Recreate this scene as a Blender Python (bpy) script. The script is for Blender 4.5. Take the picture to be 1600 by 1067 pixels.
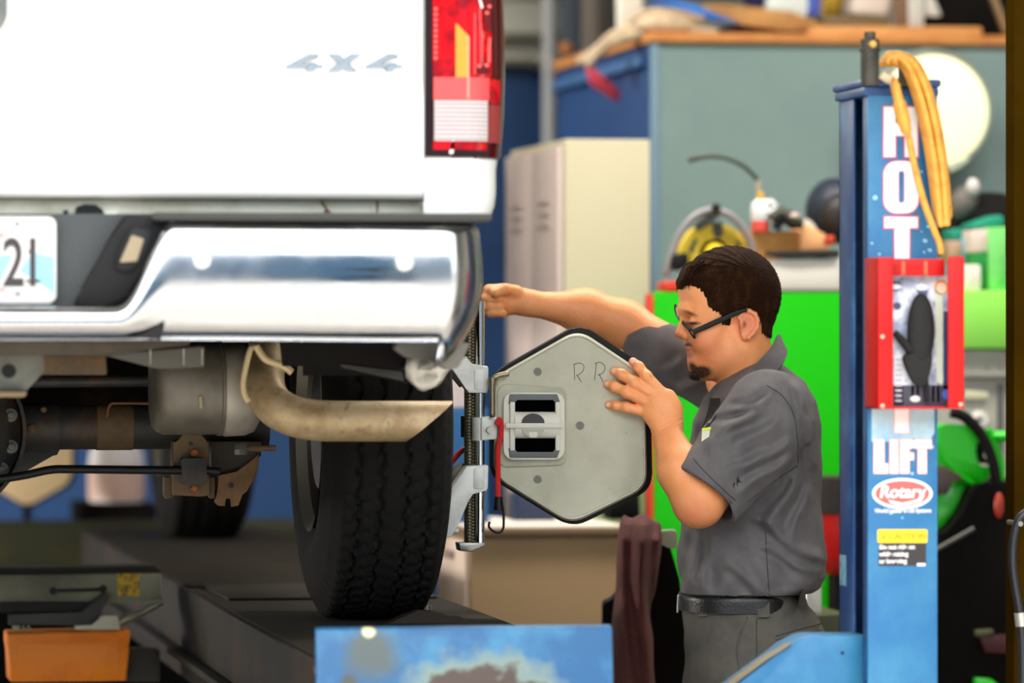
import bpy, bmesh, math, random
import numpy as np
from mathutils import Vector, Matrix
random.seed(4); np.random.seed(4)
for _o in list(bpy.data.objects): bpy.data.objects.remove(_o)
SC = bpy.context.scene; COL = SC.collection
# ------------------------------------------------------------------ camera, world, sun, exposure
F = 7360.0; HZ = 510.0; AY = math.atan(.168); SA, CA = math.sin(AY), math.cos(AY); CZ = 1.55
cd = bpy.data.cameras.new('camera'); cam = bpy.data.objects.new('camera', cd); COL.objects.link(cam)
cam.location = (0, 0, CZ); cam.rotation_euler = (math.pi/2, 0, -AY)
cd.sensor_width = 36; cd.lens = 36*F/1600; cd.shift_y = -(533.5-HZ)/1600
cd.clip_start = .1; cd.clip_end = 300
cd.dof.use_dof = True; cd.dof.focus_distance = 9.15; cd.dof.aperture_fstop = 2.7
SC.camera = cam
W = bpy.data.worlds.new('World'); SC.world = W; W.use_nodes = True
nt = W.node_tree; nt.nodes.clear()
wo = nt.nodes.new('ShaderNodeOutputWorld'); bg = nt.nodes.new('ShaderNodeBackground')
sky = nt.nodes.new('ShaderNodeTexSky'); sky.sky_type = 'NISHITA'; sky.sun_disc = False
sky.sun_elevation = math.radians(62); sky.sun_rotation = math.radians(200); sky.air_density = 1.0; sky.dust_density = 3.0
hs0 = nt.nodes.new('ShaderNodeHueSaturation'); hs0.inputs['Saturation'].default_value = .22; nt.links.new(sky.outputs[0], hs0.inputs['Color']); nt.links.new(hs0.outputs[0], bg.inputs[0]); nt.links.new(bg.outputs[0], wo.inputs[0]); bg.inputs[1].default_value = .36
sl = bpy.data.lights.new('sun', 'SUN'); so = bpy.data.objects.new('sun', sl); COL.objects.link(so)
sl.energy = 6.5; sl.angle = math.radians(1); sl.color = (1, .95, .87)
so.rotation_euler = (math.radians(90-66), 0, math.radians(-18))
def lamp(name, loc, sx, sy, e, col=(1, .95, .86), rot=(0, 0, 0)):
    l = bpy.data.lights.new(name, 'AREA'); l.shape = 'RECTANGLE'; l.size = sx; l.size_y = sy; l.energy = e; l.color = col
    o = bpy.data.objects.new(name, l); COL.objects.link(o); o.location = loc; o.rotation_euler = rot; return o
lamp('unseen_ceiling_fill', (1.6, 10.6, 4.2), 1.6, .5, 42)  # added ceiling fill for the background level, unseen and without fixture
lamp('unseen_ceiling_fill', (3.6, 10.4, 4.2), 1.6, .5, 42)  # second added ceiling fill, unseen
lamp('unseen_ceiling_fill', (-2.2, 13.2, 4.2), 1.6, .5, 260)  # added out of view to brighten the drum and spare target
lamp('drum_fill_light', (-2.4, 11.4, 1.35), .5, .5, 75, rot=Vector((3.2, 2.9, -.1)).to_track_quat('-Z', 'Y').to_euler())  # added fill left of the truck, aimed at drum and spare target
pl = bpy.data.lights.new('door_portal', 'AREA'); pl.shape = 'RECTANGLE'; pl.size = 6.5; pl.size_y = 3.4; pl.cycles.is_portal = True
po = bpy.data.objects.new('door_portal', pl); COL.objects.link(po); po.location = (1.0, 6.6, 1.75); po.rotation_euler = (math.pi/2, 0, 0)
SC.view_settings.view_transform = 'Standard'; SC.view_settings.look = 'None'; SC.view_settings.gamma = 1
SC.view_settings.use_curve_mapping = False; SC.view_settings.exposure = 1.2
SC.cycles.use_denoising = True; SC.cycles.max_bounces = 8; SC.cycles.diffuse_bounces = 5
SC.cycles.sample_clamp_indirect = 8; SC.cycles.caustics_reflective = False; SC.cycles.caustics_refractive = False
# ------------------------------------------------------------------ picture geometry -> world points
def PD(px, py, d):
    u = (px-800)/F*d
    return Vector((SA*d+CA*u, CA*d-SA*u, CZ+(HZ-py)/F*d))
def PY(px, py, Y):
    return PD(px, py, Y/(CA-SA*(px-800)/F))
def PX(px, py, X):
    return PD(px, py, X/(SA+CA*(px-800)/F))
# ------------------------------------------------------------------ materials
def lin(c):
    return tuple(((v/255)/12.92 if v/255 <= .04045 else ((v/255+.055)/1.055)**2.4) for v in c)
MATS = {}
def mat(name, rgb, rough=.5, metal=0, var=None, bump=None, emit=0, coat=0, spec=.5, stretch=None, alpha=None, trans=0, rvar=None):
    """var = (rgb2, scale, lo, hi) noise blend ; bump = (scale, strength)"""
    if name in MATS: return MATS[name]
    m = bpy.data.materials.new(name); m.use_nodes = True; n = m.node_tree; b = n.nodes['Principled BSDF']
    c = lin(rgb)+(1,)
    b.inputs['Base Color'].default_value = c; b.inputs['Roughness'].default_value = rough; b.inputs['Metallic'].default_value = metal
    b.inputs['Specular IOR Level'].default_value = spec; b.inputs['Coat Weight'].default_value = coat
    b.inputs['Transmission Weight'].default_value = trans
    m.diffuse_color = c
    tc = n.nodes.new('ShaderNodeTexCoord'); mp = n.nodes.new('ShaderNodeMapping'); n.links.new(tc.outputs['Object'], mp.inputs[0])
    if stretch: mp.inputs['Scale'].default_value = stretch
    if var:
        vs = var if isinstance(var, list) else [var]
        prev = None
        for (r2, sc, lo, hi) in vs:
            no = n.nodes.new('ShaderNodeTexNoise'); no.inputs['Scale'].default_value = sc; no.inputs['Detail'].default_value = 6
            no.inputs['Roughness'].default_value = .62
            n.links.new(mp.outputs[0], no.inputs[0])
            mr = n.nodes.new('ShaderNodeMapRange'); mr.inputs[1].default_value = lo; mr.inputs[2].default_value = hi; n.links.new(no.outputs[0], mr.inputs[0])
            mx = n.nodes.new('ShaderNodeMix'); mx.data_type = 'RGBA'
            if prev is None: mx.inputs[6].default_value = c
            else: n.links.new(prev, mx.inputs[6])
            mx.inputs[7].default_value = lin(r2)+(1,); n.links.new(mr.outputs[0], mx.inputs[0]); prev = mx.outputs[2]
        n.links.new(prev, b.inputs['Base Color'])
    if rvar:
        no = n.nodes.new('ShaderNodeTexNoise'); no.inputs['Scale'].default_value = rvar[0]; no.inputs['Detail'].default_value = 5; n.links.new(mp.outputs[0], no.inputs[0])
        mr = n.nodes.new('ShaderNodeMapRange'); mr.inputs[1].default_value = .35; mr.inputs[2].default_value = .7; mr.inputs[3].default_value = rvar[1]; mr.inputs[4].default_value = rvar[2]
        n.links.new(no.outputs[0], mr.inputs[0]); n.links.new(mr.outputs[0], b.inputs['Roughness'])
    if bump:
        no = n.nodes.new('ShaderNodeTexNoise'); no.inputs['Scale'].default_value = bump[0]; no.inputs['Detail'].default_value = 5
        n.links.new(mp.outputs[0], no.inputs[0]); bp = n.nodes.new('ShaderNodeBump'); bp.inputs['Strength'].default_value = bump[1]; bp.inputs['Distance'].default_value = .01
        n.links.new(no.outputs[0], bp.inputs['Height']); n.links.new(bp.outputs[0], b.inputs['Normal'])
    if emit:
        b.inputs['Emission Color'].default_value = c; b.inputs['Emission Strength'].default_value = emit
    MATS[name] = m; return m
# ------------------------------------------------------------------ mesh builder
class G:
    def __init__(s): s.bm = bmesh.new()
    def _bev(s, vs, bev, seg=2):
        if bev:
            es = list({e for v in vs for e in v.link_edges})
            bmesh.ops.bevel(s.bm, geom=es, offset=bev, segments=seg, profile=.5, affect='EDGES', clamp_overlap=True)
    def box(s, x0, x1, y0, y1, z0, z1, bev=0, seg=2):
        vs = [s.bm.verts.new((x, y, z)) for x in (min(x0,x1), max(x0,x1)) for y in (min(y0,y1), max(y0,y1)) for z in (min(z0,z1), max(z0,z1))]
        for f in ((0,1,3,2),(4,6,7,5),(0,4,5,1),(2,3,7,6),(0,2,6,4),(1,5,7,3)): s.bm.faces.new([vs[i] for i in f])
        s._bev(vs, bev, seg); return s
    def prism(s, pts, vec, bev=0, seg=2):
        """planar polygon pts (3-D) pushed along vec"""
        vec = Vector(vec); a = [s.bm.verts.new(p) for p in pts]; b = [s.bm.verts.new(Vector(p)+vec) for p in pts]
        n = len(pts)
        f0 = s.bm.faces.new(a); s.bm.faces.new(b[::-1])
        for i in range(n): s.bm.faces.new((a[i], b[i], b[(i+1) % n], a[(i+1) % n]))
        s._bev(a+b, bev, seg); return s
    def pxy(s, pts, Y, d, bev=0, seg=2):
        """outline given as picture points standing on the plane y = Y, thickness d"""
        return s.prism([PY(x, y, Y) for x, y in pts], (0, d, 0), bev, seg)
    def tube(s, pts, r, seg=12, caps=True, sq=None):
        pts = [Vector(p) for p in pts]; n = len(pts); rr = r if isinstance(r, (list, tuple)) else [r]*n
        t0 = (pts[1]-pts[0]).normalized(); up = Vector((0,0,1)) if abs(t0.z) < .9 else Vector((1,0,0))
        nx = t0.cross(up).normalized(); rings = []
        for i in range(n):
            t = (pts[min(i+1,n-1)]-pts[max(i-1,0)]).normalized()
            nx = (nx - t*nx.dot(t)).normalized(); ny = t.cross(nx)
            q = sq or (1, 1)
            rings.append([s.bm.verts.new(pts[i]+(nx*math.cos(2*math.pi*k/seg)*q[0]+ny*math.sin(2*math.pi*k/seg)*q[1])*rr[i]) for k in range(seg)])
        for i in range(n-1):
            for k in range(seg): s.bm.faces.new((rings[i][k], rings[i][(k+1)%seg], rings[i+1][(k+1)%seg], rings[i+1][k]))
        if caps: s.bm.faces.new(rings[0][::-1]); s.bm.faces.new(rings[-1])
        return s
    def lathe(s, prof, o, ax, seg=32, close=False):
        o = Vector(o); ax = Vector(ax).normalized(); up = Vector((0,0,1)) if abs(ax.z) < .9 else Vector((1,0,0))
        e1 = ax.cross(up).normalized(); e2 = ax.cross(e1); rings = []
        for r, h in prof:
            rings.append([s.bm.verts.new(o+ax*h+(e1*math.cos(2*math.pi*k/seg)+e2*math.sin(2*math.pi*k/seg))*max(r,1e-4)) for k in range(seg)])
        for i in range(len(rings)-1):
            for k in range(seg): s.bm.faces.new((rings[i][k], rings[i][(k+1)%seg], rings[i+1][(k+1)%seg], rings[i+1][k]))
        if close:
            s.bm.faces.new(rings[0][::-1]); s.bm.faces.new(rings[-1])
        return s
    def ell(s, c, r, su=20, sv=12, rot=None):
        ret = bmesh.ops.create_uvsphere(s.bm, u_segments=su, v_segments=sv, radius=1)
        r = (r,)*3 if not isinstance(r, (tuple, list)) else r
        M = Matrix.Translation(Vector(c)) @ (rot.to_4x4() if rot else Matrix()) @ Matrix.Diagonal((r[0], r[1], r[2], 1))
        bmesh.ops.transform(s.bm, matrix=M, verts=ret['verts']); return s
    def grid(s, P, thick=None):
        vs = [[s.bm.verts.new(p) for p in row] for row in P]
        for i in range(len(P)-1):
            for j in range(len(P[0])-1): s.bm.faces.new((vs[i][j], vs[i][j+1], vs[i+1][j+1], vs[i+1][j]))
        if thick:
            bmesh.ops.recalc_face_normals(s.bm, faces=s.bm.faces[:]); bmesh.ops.solidify(s.bm, geom=s.bm.faces[:], thickness=thick)
        return s
    def mesh(s, m): 
        s.bm.from_mesh(m); return s
ORG = {}
def _place(o, me, parent, center=True):
    n = len(me.vertices); co = np.empty(n*3, 'f'); me.vertices.foreach_get('co', co); co = co.reshape(-1, 3)
    c = (co.min(0)+co.max(0))/2 if center else np.zeros(3)
    if parent is None: c = np.array([(co[:,0].min()+co[:,0].max())/2, (co[:,1].min()+co[:,1].max())/2, co[:,2].min()])
    me.vertices.foreach_set('co', (co-c).astype('f').ravel()); me.update()
    base = ORG.get(parent.name, Vector((0,0,0))) if parent else Vector((0,0,0))
    o.location = Vector(c)-base; ORG[o.name] = Vector(c)
    if parent: o.parent = parent
def put(name, g, m, parent=None, smooth=35, label=None, cat=None, group=None, kind=None, recalc=True):
    if isinstance(g, G):
        if recalc: bmesh.ops.recalc_face_normals(g.bm, faces=g.bm.faces[:])
        me = bpy.data.meshes.new(name); g.bm.to_mesh(me); g.bm.free()
    else: me = g
    ms = m if isinstance(m, (list, tuple)) else [m]
    for k in ms: me.materials.append(k)
    if smooth:
        me.shade_smooth()
        if smooth < 180: me.set_sharp_from_angle(angle=math.radians(smooth))
    o = bpy.data.objects.new(name, me); COL.objects.link(o); _place(o, me, parent)
    if label: o['label'] = label
    if cat: o['category'] = cat
    if group: o['group'] = group
    if kind: o['kind'] = kind
    return o
def thing(name, loc, label, cat, group=None):
    o = bpy.data.objects.new(name, None); COL.objects.link(o); o.location = loc; o.empty_display_size = .1
    o['label'] = label; o['category'] = cat; ORG[o.name] = Vector(loc)
    if group: o['group'] = group
    return o
def text_mesh(txt, size, offset=0, extrude=.001, align='CENTER', sx=1, shear=0):
    c = bpy.data.curves.new('t', 'FONT'); c.body = txt; c.size = size; c.offset = offset; c.extrude = extrude; c.align_x = align; c.align_y = 'CENTER'; c.shear = shear
    o = bpy.data.objects.new('t', c); COL.objects.link(o); me = bpy.data.meshes.new_from_object(o); bpy.data.objects.remove(o)
    me.transform(Matrix.Diagonal((sx, 1, 1, 1))); return me
FACE = Matrix(((1,0,0,0),(0,0,-1,0),(0,1,0,0),(0,0,0,1)))      # text plane -> facing -Y
def text(name, txt, px, py, Y, hpx, m, parent, offset=0, sx=1, align='CENTER', shear=0, extrude=.0008):
    p = PY(px, py, Y); size = (PY(px, py-hpx, Y)-p).length/.7
    me = text_mesh(txt, size, offset*size, extrude, align, sx, shear); me.transform(Matrix.Translation(p) @ FACE); me.materials.clear()
    return put(name, me, m, parent, smooth=0)
def crom(pts, n=8):
    P = [Vector(p) for p in pts]; P = [P[0]*2-P[1]]+P+[P[-1]*2-P[-2]]; out = []
    for i in range(1, len(P)-2):
        a, b, c, d = P[i-1:i+3]
        for k in range(n):
            t = k/n; out.append(.5*((2*b)+(c-a)*t+(2*a-5*b+4*c-d)*t*t+(3*b-a-3*c+d)*t**3))
    return out+[P[-2]]
def rrect(x0, y0, x1, y1, r, n=5):
    out = []
    for cx, cy, a0 in ((x1-r,y0+r,-90),(x1-r,y1-r,0),(x0+r,y1-r,90),(x0+r,y0+r,180)):
        for k in range(n+1):
            a = math.radians(a0+90*k/n); out.append((cx+r*math.cos(a), cy+r*math.sin(a)))
    return out
def roundpoly(pts, r, n=4):
    out = []; N = len(pts)
    for i in range(N):
        p = Vector(pts[i]+(0,)) if len(pts[i]) == 2 else Vector(pts[i]); a = Vector(pts[i-1]+(0,)); b = Vector(pts[(i+1)%N]+(0,))
        u = (a-p); v = (b-p); rr = min(r, u.length*.45, v.length*.45); u.normalize(); v.normalize()
        s, e = p+u*rr, p+v*rr
        for k in range(n+1):
            t = k/n; q = s*(1-t)**2+p*2*t*(1-t)+e*t*t; out.append((q.x, q.y))
    return out
# ------------------------------------------------------------------ smooth implicit bodies (camera metric space: x right, y depth, z up)
def C(px, py, d): return np.array([(px-800)/F*d, d, (HZ-py)/F*d])
def c2w(v):
    v = np.asarray(v, float); return np.stack([SA*v[:,1]+CA*v[:,0], CA*v[:,1]-SA*v[:,0], CZ+v[:,2]], 1)
def smin(a, b, k):
    if k <= 0: return np.minimum(a, b)
    h = np.maximum(k-np.abs(a-b), 0)/k; return np.minimum(a, b)-h*h*k*.25
def smax(a, b, k): return -smin(-a, -b, k)
def cone(a, b, r1, r2, sq=None):
    a = np.asarray(a, float); b = np.asarray(b, float); S = np.array(sq or (1,1,1), float); ms = S.min()
    A, B = a/S, b/S; ba = B-A; L = max((ba*ba).sum(), 1e-9)
    def f(p):
        q = p/S; t = np.clip(((q-A)@ba)/L, 0, 1)
        return (np.linalg.norm(q-A-t[:,None]*ba, axis=1)-(r1+t*(r2-r1)))*ms
    R = max(r1, r2)*S.max(); f.bb = (np.minimum(a,b)-R, np.maximum(a,b)+R); return f
def ellip(c, r, rot=0):
    c = np.asarray(c, float); r = np.asarray(r, float); cs, sn = math.cos(rot), math.sin(rot)
    def f(p):
        q = p-c
        if rot: q = np.stack([q[:,0]*cs+q[:,2]*sn, q[:,1], -q[:,0]*sn+q[:,2]*cs], 1)
        k0 = np.linalg.norm(q/r, axis=1); k1 = np.linalg.norm(q/(r*r), axis=1); return k0*(k0-1)/np.maximum(k1, 1e-6)
    R = r.max(); f.bb = (c-R, c+R); return f
def loft(rows, d0, k=2.0):
    """rows: (py, px_front, px_back, half_width, lateral_shift) side outline of a trunk"""
    z = np.array([(HZ-r[0])/F*d0 for r in rows])[::-1]; xf = np.array([(r[1]-800)/F*d0 for r in rows])[::-1]; xb = np.array([(r[2]-800)/F*d0 for r in rows])[::-1]
    hw = np.array([r[3] for r in rows])[::-1]; sh = np.array([(r[4] if len(r) > 4 else 0) for r in rows])[::-1]
    def f(p):
        a = np.interp(p[:,2], z, xf); b = np.interp(p[:,2], z, xb); w = np.interp(p[:,2], z, hw); s = np.interp(p[:,2], z, sh)
        cx = (a+b)/2; rx = np.maximum((b-a)/2, .004); n = (np.abs((p[:,0]-cx)/rx)**k+np.abs((p[:,1]-d0-s)/w)**k)**(1/k)
        return np.maximum((n-1)*np.minimum(rx, w), np.maximum(z[0]-p[:,2], p[:,2]-z[-1]))
    f.bb = (np.array([xf.min(), d0-hw.max()-.05, z[0]]), np.array([xb.max(), d0+hw.max()+.05, z[-1]])); return f
def ev(ops, p):
    d = np.full(len(p), .5)
    for op, f, k in ops:
        lo, hi = f.bb; m = np.all((p > lo-.05) & (p < hi+.05), axis=1)
        if not m.any(): continue
        v = f(p[m])
        if op == '+': d[m] = smin(d[m], v, k)
        elif op == '-': d[m] = smax(d[m], -v, k)
        elif op == 'd': d[m] = d[m]+v
    return d
def isomesh(name, fn, lo, hi, h, marg=.02, step=6):
    lo = np.asarray(lo, float); hi = np.asarray(hi, float); n = (np.ceil((hi-lo)/h/step).astype(int)+1)*step+1
    cn = (n-1)//step+1
    cg = np.stack(np.meshgrid(*[lo[i]+np.arange(cn[i])*h*step for i in range(3)], indexing='ij'), -1).reshape(-1, 3)
    cv = fn(cg).reshape(cn)
    near = np.abs(cv) < h*step*1.8+marg
    act = np.zeros(cn-1, bool)
    for i in (0,1):
        for j in (0,1):
            for k in (0,1): act |= near[i:cn[0]-1+i, j:cn[1]-1+j, k:cn[2]-1+k]
    V = np.repeat(np.repeat(np.repeat(cv[:-1,:-1,:-1], step, 0), step, 1), step, 2); Am = np.repeat(np.repeat(np.repeat(act, step, 0), step, 1), step, 2)
    V = np.pad(V, ((0,1),)*3, mode='edge').astype('f'); Am = np.pad(Am, ((0,1),)*3, mode='edge')
    for ax in range(3):
        Am = Am | np.roll(Am, 1, ax)
    idx = np.argwhere(Am)
    for s in range(0, len(idx), 400000):
        q = idx[s:s+400000]; V[q[:,0], q[:,1], q[:,2]] = fn(lo+q*h)
    S = V < 0; nx, ny, nz = V.shape
    cnt = np.zeros((nx-1, ny-1, nz-1), np.int8)
    for i in (0,1):
        for j in (0,1):
            for k in (0,1): cnt += S[i:nx-1+i, j:ny-1+j, k:nz-1+k]
    cells = np.argwhere((cnt > 0) & (cnt < 8)); ID = np.full(cnt.shape, -1, np.int32); ID[cells[:,0], cells[:,1], cells[:,2]] = np.arange(len(cells))
    pos = np.zeros((len(cells), 3)); w = np.zeros(len(cells)); cor = [(i,j,k) for i in (0,1) for j in (0,1) for k in (0,1)]
    for a in cor:
        for ax in range(3):
            if a[ax]: continue
            b = list(a); b[ax] = 1
            va = V[cells[:,0]+a[0], cells[:,1]+a[1], cells[:,2]+a[2]]; vb = V[cells[:,0]+b[0], cells[:,1]+b[1], cells[:,2]+b[2]]
            m = (va < 0) != (vb < 0); t = np.where(m, va/np.where(m, va-vb, 1), 0)
            q = np.tile(np.array(a, float), (len(cells), 1)); q[:,ax] += t; pos[m] += q[m]; w[m] += 1
    verts = lo+(cells+pos/w[:,None])*h; quads = []
    for ax in range(3):
        o = [slice(None)]*3; o2 = [slice(None)]*3; o[ax] = slice(0, -1); o2[ax] = slice(1, None)
        A, B = S[tuple(o)], S[tuple(o2)]; e = np.argwhere(A != B); u, v = [(1,2),(2,0),(0,1)][ax]
        e = e[(e[:,u] > 0) & (e[:,v] > 0) & (e[:,u] < V.shape[u]-1) & (e[:,v] < V.shape[v]-1)]
        fl = A[e[:,0], e[:,1], e[:,2]]; c = []
        for du, dv in ((0,0),(1,0),(1,1),(0,1)):
            t = e.copy(); t[:,u] -= du; t[:,v] -= dv; c.append(ID[t[:,0], t[:,1], t[:,2]])
        qd = np.stack(c, 1); qd[~fl] = qd[~fl][:, ::-1]; quads.append(qd)
    quads = np.concatenate(quads); quads = quads[(quads >= 0).all(1)]
    me = bpy.data.meshes.new(name); wv = c2w(verts)
    me.vertices.add(len(wv)); me.vertices.foreach_set('co', wv.astype('f').ravel())
    me.loops.add(len(quads)*4); me.loops.foreach_set('vertex_index', quads.astype(np.int32).ravel())
    me.polygons.add(len(quads)); me.polygons.foreach_set('loop_start', np.arange(0, len(quads)*4, 4, dtype=np.int32)); me.polygons.foreach_set('loop_total', np.full(len(quads), 4, np.int32))
    me.update(calc_edges=True); me.validate()
    return me, verts
def attr(me, name, vals):
    a = me.attributes.new(name, 'FLOAT', 'POINT'); a.data.foreach_set('value', np.asarray(vals, 'f'))
def pxof(v): return 800+F*v[:,0]/v[:,1], HZ-F*v[:,2]/v[:,1]
# ------------------------------------------------------------------ materials used widely
white_paint = mat('white_paint', (240,240,236), .22, coat=.4)
white_shade = mat('white_paint_shaded', (222,222,205), .45, var=((190,188,160), 9, .45, .75))  # truck white toned down for the shade under the tailgate
chrome = mat('chrome', (235,238,240), .1, 1.0, rvar=(7, .05, .26))
chrome_clean = mat('chrome_clean', (230,232,232), .12, 1.0)
steel = mat('steel', (150,146,138), .35, .9)
blackp = mat('black_plastic', (11,11,12), .5, spec=.3)
greyp = mat('grey_plastic', (62,66,66), .65, bump=(160, .25))
rubber = mat('tyre_rubber', (12,11,9), .9, var=((19,16,12), 14, .4, .75), spec=.25)
darksteel = mat('dark_chassis', (42,43,40), .6, .2, var=[((74,48,22), 9, .55, .68), ((30,29,26), 30, .45, .7)])
rust = mat('rusty_steel', (98,78,50), .75, .1, var=[((62,54,42), 16, .4, .7), ((120,84,40), 30, .5, .75)])
muff = mat('muffler_steel', (118,112,100), .5, .45, var=((92,84,68), 12, .4, .7))
muffend = mat('muffler_end', (176,168,152), .5, .4, var=((120,108,88), 10, .45, .7))
pipe_m = mat('tailpipe_steel', (196,172,132), .5, .25, var=[((150,118,74), 14, .42, .72), ((116,84,50), 40, .55, .8)])
liner = mat('wheel_liner', (22,20,18), .9, spec=.2)
# ------------------------------------------------------------------ the garage
concrete = mat('floor_concrete', (120,114,106), .7, var=((92,86,80), 1.2, .4, .65))
yard = mat('yard_concrete', (150,148,144), .8, var=((132,130,126), .3, .4, .7))
bluewall = mat('blue_wall', (5,52,100), .6, var=((8,46,86), .8, .4, .7))
greywall = mat('grey_wall', (182,182,172), .7, var=((160,160,152), 1.0, .4, .7))
teal = mat('teal_wall', (134,157,156), .7, var=((118,142,143), .9, .4, .7))
put('floor', G().box(-4.2, 6.2, 6.4, 16.2, -.1, 0), concrete, kind='structure')
put('ground', G().box(-40, 40, -40, 6.39, -.1, -.005), yard, kind='structure')
ceil_m = mat('ceiling_paint', (196,192,184), .8)
put('ceiling', G().box(-4.2, 6.2, 6.4, 16.2, 4.4, 4.5), ceil_m, kind='structure')
put('wall_left', G().box(-4.3, -4.2, 6.4, 16.2, 0, 4.4), greywall, kind='structure')
put('wall_right', G().box(6.2, 6.3, 6.4, 16.2, 0, 4.4), greywall, kind='structure')
wb = PY(800, 103, 15.5).z
w_back = put('wall_back', G().box(-4.2, 6.2, 15.5, 15.6, 0, wb), bluewall, kind='structure')
g = G(); g.box(-4.2, 6.2, 15.5, 15.6, wb, 4.4); put('upper_panelling', g, greywall, w_back)
for i, py in enumerate((98, 58, -20, -90)):
    z = PY(800, py, 15.48).z; put('rail', G().box(-4.2, 6.2, 15.44, 15.5, z-.012, z+.012, .004), mat('wall_rail', (92,90,80), .6), w_back)
hdr = put('wall_front', G().box(-4.2, 6.2, 6.3, 6.55, 3.55, 4.4), greywall, kind='structure')
put('jamb', G().box(-4.2, -2.6, 6.3, 6.55, 0, 3.55), greywall, hdr); put('jamb', G().box(3.9, 6.2, 6.3, 6.55, 0, 3.55), greywall, hdr)
# building across the yard: mirrored in the chrome and the paint
far = put('wall_street', G().box(-30, 34, -27, -26, 0, 9.5), mat('street_render', (84,126,158), .8, var=((84,112,134), .4, .4, .7)), kind='structure')
for i in range(12):
    put('window_pane', G().box(-26+i*5, -23.4+i*5, -25.99, -25.95, 1.0, 3.0), mat('street_glass', (40,52,62), .15), far)
    put('window_pane', G().box(-26+i*5, -23.4+i*5, -25.99, -25.95, 4.0, 5.6), mat('street_glass', (40,52,62), .15), far)
# brown steel door column at the edge of the frame, with an air hose on it
cx = PY(1570.5, 500, 8.56).x
colm = mat('brown_column', (64,44,5), .8, var=((50,34,4), 6, .4, .7), spec=.0)
tr = put('trim_1', G().box(cx, cx+.34, 8.5, 8.56, 0, 4.4, .004), colm, kind='structure')
put('flange', G().box(cx+.12, cx+.34, 8.56, 8.9, 0, 4.4, .003), colm, tr)
hz = [PY(x, y, 8.44) for x, y in ((1604,800),(1592,812),(1584,840),(1582,880),(1587,920),(1593,955),(1597,1000),(1598,1060),(1599,1180),(1604,1320))]
hr = thing('air_hose', hz[4], 'black rubber air hose hanging on the brown steel column', 'hose')
put('hose', G().tube(crom(hz, 6), .0085, 12), mat('hose_rubber', (38,38,40), .35), hr, smooth=180)
put('ferrule', G().tube([PY(1594,957,8.44), PY(1596.5,978,8.44)], .0115, 14), mat('ferrule', (214,210,196), .35, .6), hr)
put('hook', G().tube([PY(1592,818,8.44)+Vector((0,-.012,0)), PY(1592,818,8.44)+Vector((0,.07,0))], .005, 8), steel, hr)
# ------------------------------------------------------------------ PICKUP TRUCK
XC = .39
truck = thing('pickup_truck', (XC, 9.12, .98), 'white pickup truck raised on the lift, chrome bumper and red tail lamp', 'truck')
def mir(p): return Vector((2*XC-p[0], p[1], p[2]))
YT = 8.0
# tailgate: one pressed panel with a shallow ledge
xr = PY(659, 200, YT).x; xl = 2*XC-xr
zt = PY(659, -120, YT).z; zb = PY(659, 312, YT).z
def zpx(y, Y=YT): return PY(400, y, Y).z
prof = [(YT+.05, zt), (YT+.012, zt), (YT, zt-.015), (YT, zpx(118)), (YT-.003, zpx(128)), (YT-.016, zpx(158)), (YT-.018, zpx(200)), (YT-.016, zpx(300)), (YT-.008, zpx(309)), (YT+.006, zb), (YT+.05, zb)]
put('tailgate', G().prism([(xl, y, z) for y, z in prof], (xr-xl, 0, 0)), white_paint, truck, smooth=50)
# badge: raised chrome 4X4
badge = mat('badge_chrome', (206,212,214), .24, 1.0)
gs = []
def four(x0):
    s = lambda pts: [(x0+p[0], p[1]) for p in pts]
    return [s([(0,103),(36,84),(52,84),(52,91),(40,91),(20,101),(60,101),(58,107),(0,107)]), s([(36,98),(50,98),(46,112),(32,112)])]
for pts in four(446)+four(570)+[[(512,84),(530,84),(560,112),(540,112)], [(548,84),(566,84),(530,112),(510,112)]]:
    gs.append(pts)
for nm, sub in (('badge_figure', gs[0:2]), ('badge_letter', gs[4:6]), ('badge_figure', gs[2:4])):
    g = G()
    for k, pts in enumerate(sub): g.pxy(pts, YT-.006-.0012*k, .006, .0012, 1)
    put(nm, g, badge, truck)
# tailgate handle bezel at the frame edge
bz = G().pxy(rrect(-168, -60, 11, 54, 34, 6), YT-.014, .016, .005)
hb = put('handle_bezel', bz, mat('bezel_satin', (120,124,118), .3, .7), truck)
put('handle', G().pxy(rrect(-130, -40, -20, 26, 14), YT-.02, .012, .004), blackp, hb)
# bed corner: rounded section swept up, lamp above
def corner(px_r, Yb, rr, z0, z1, x_l, thick_y=.35):
    """outline of the rounded rear corner between heights; px_r(z) gives the right silhouette"""
    P = []
    zs = np.linspace(z0, z1, 12)
    for z in zs:
        py = HZ-(z-CZ)/8.06*F
        X = PY(px_r(py), py, Yb+rr*.8).x; row = [Vector((x_l, Yb, z))]
        for k in range(9):
            a = math.radians(90*k/8); row.append(Vector((X-rr*.75+rr*.75*math.sin(a), Yb+rr-rr*math.cos(a), z)))
        row.append(Vector((X, Yb+thick_y, z))); P.append(row)
    return P
zs0, zs1 = zpx(333), zpx(246)
sil = lambda py: float(np.interp(py, [-200,-100,0,60,120,180,243,260,300,322,333], [770,778,784,786,786,784,779,776,776,773,768]))
xs = PY(662, 300, YT).x
g = G().grid(corner(sil, YT, .1, zs0, zs1, xs))
put('bed_corner', g, white_paint, truck, smooth=50)
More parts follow.
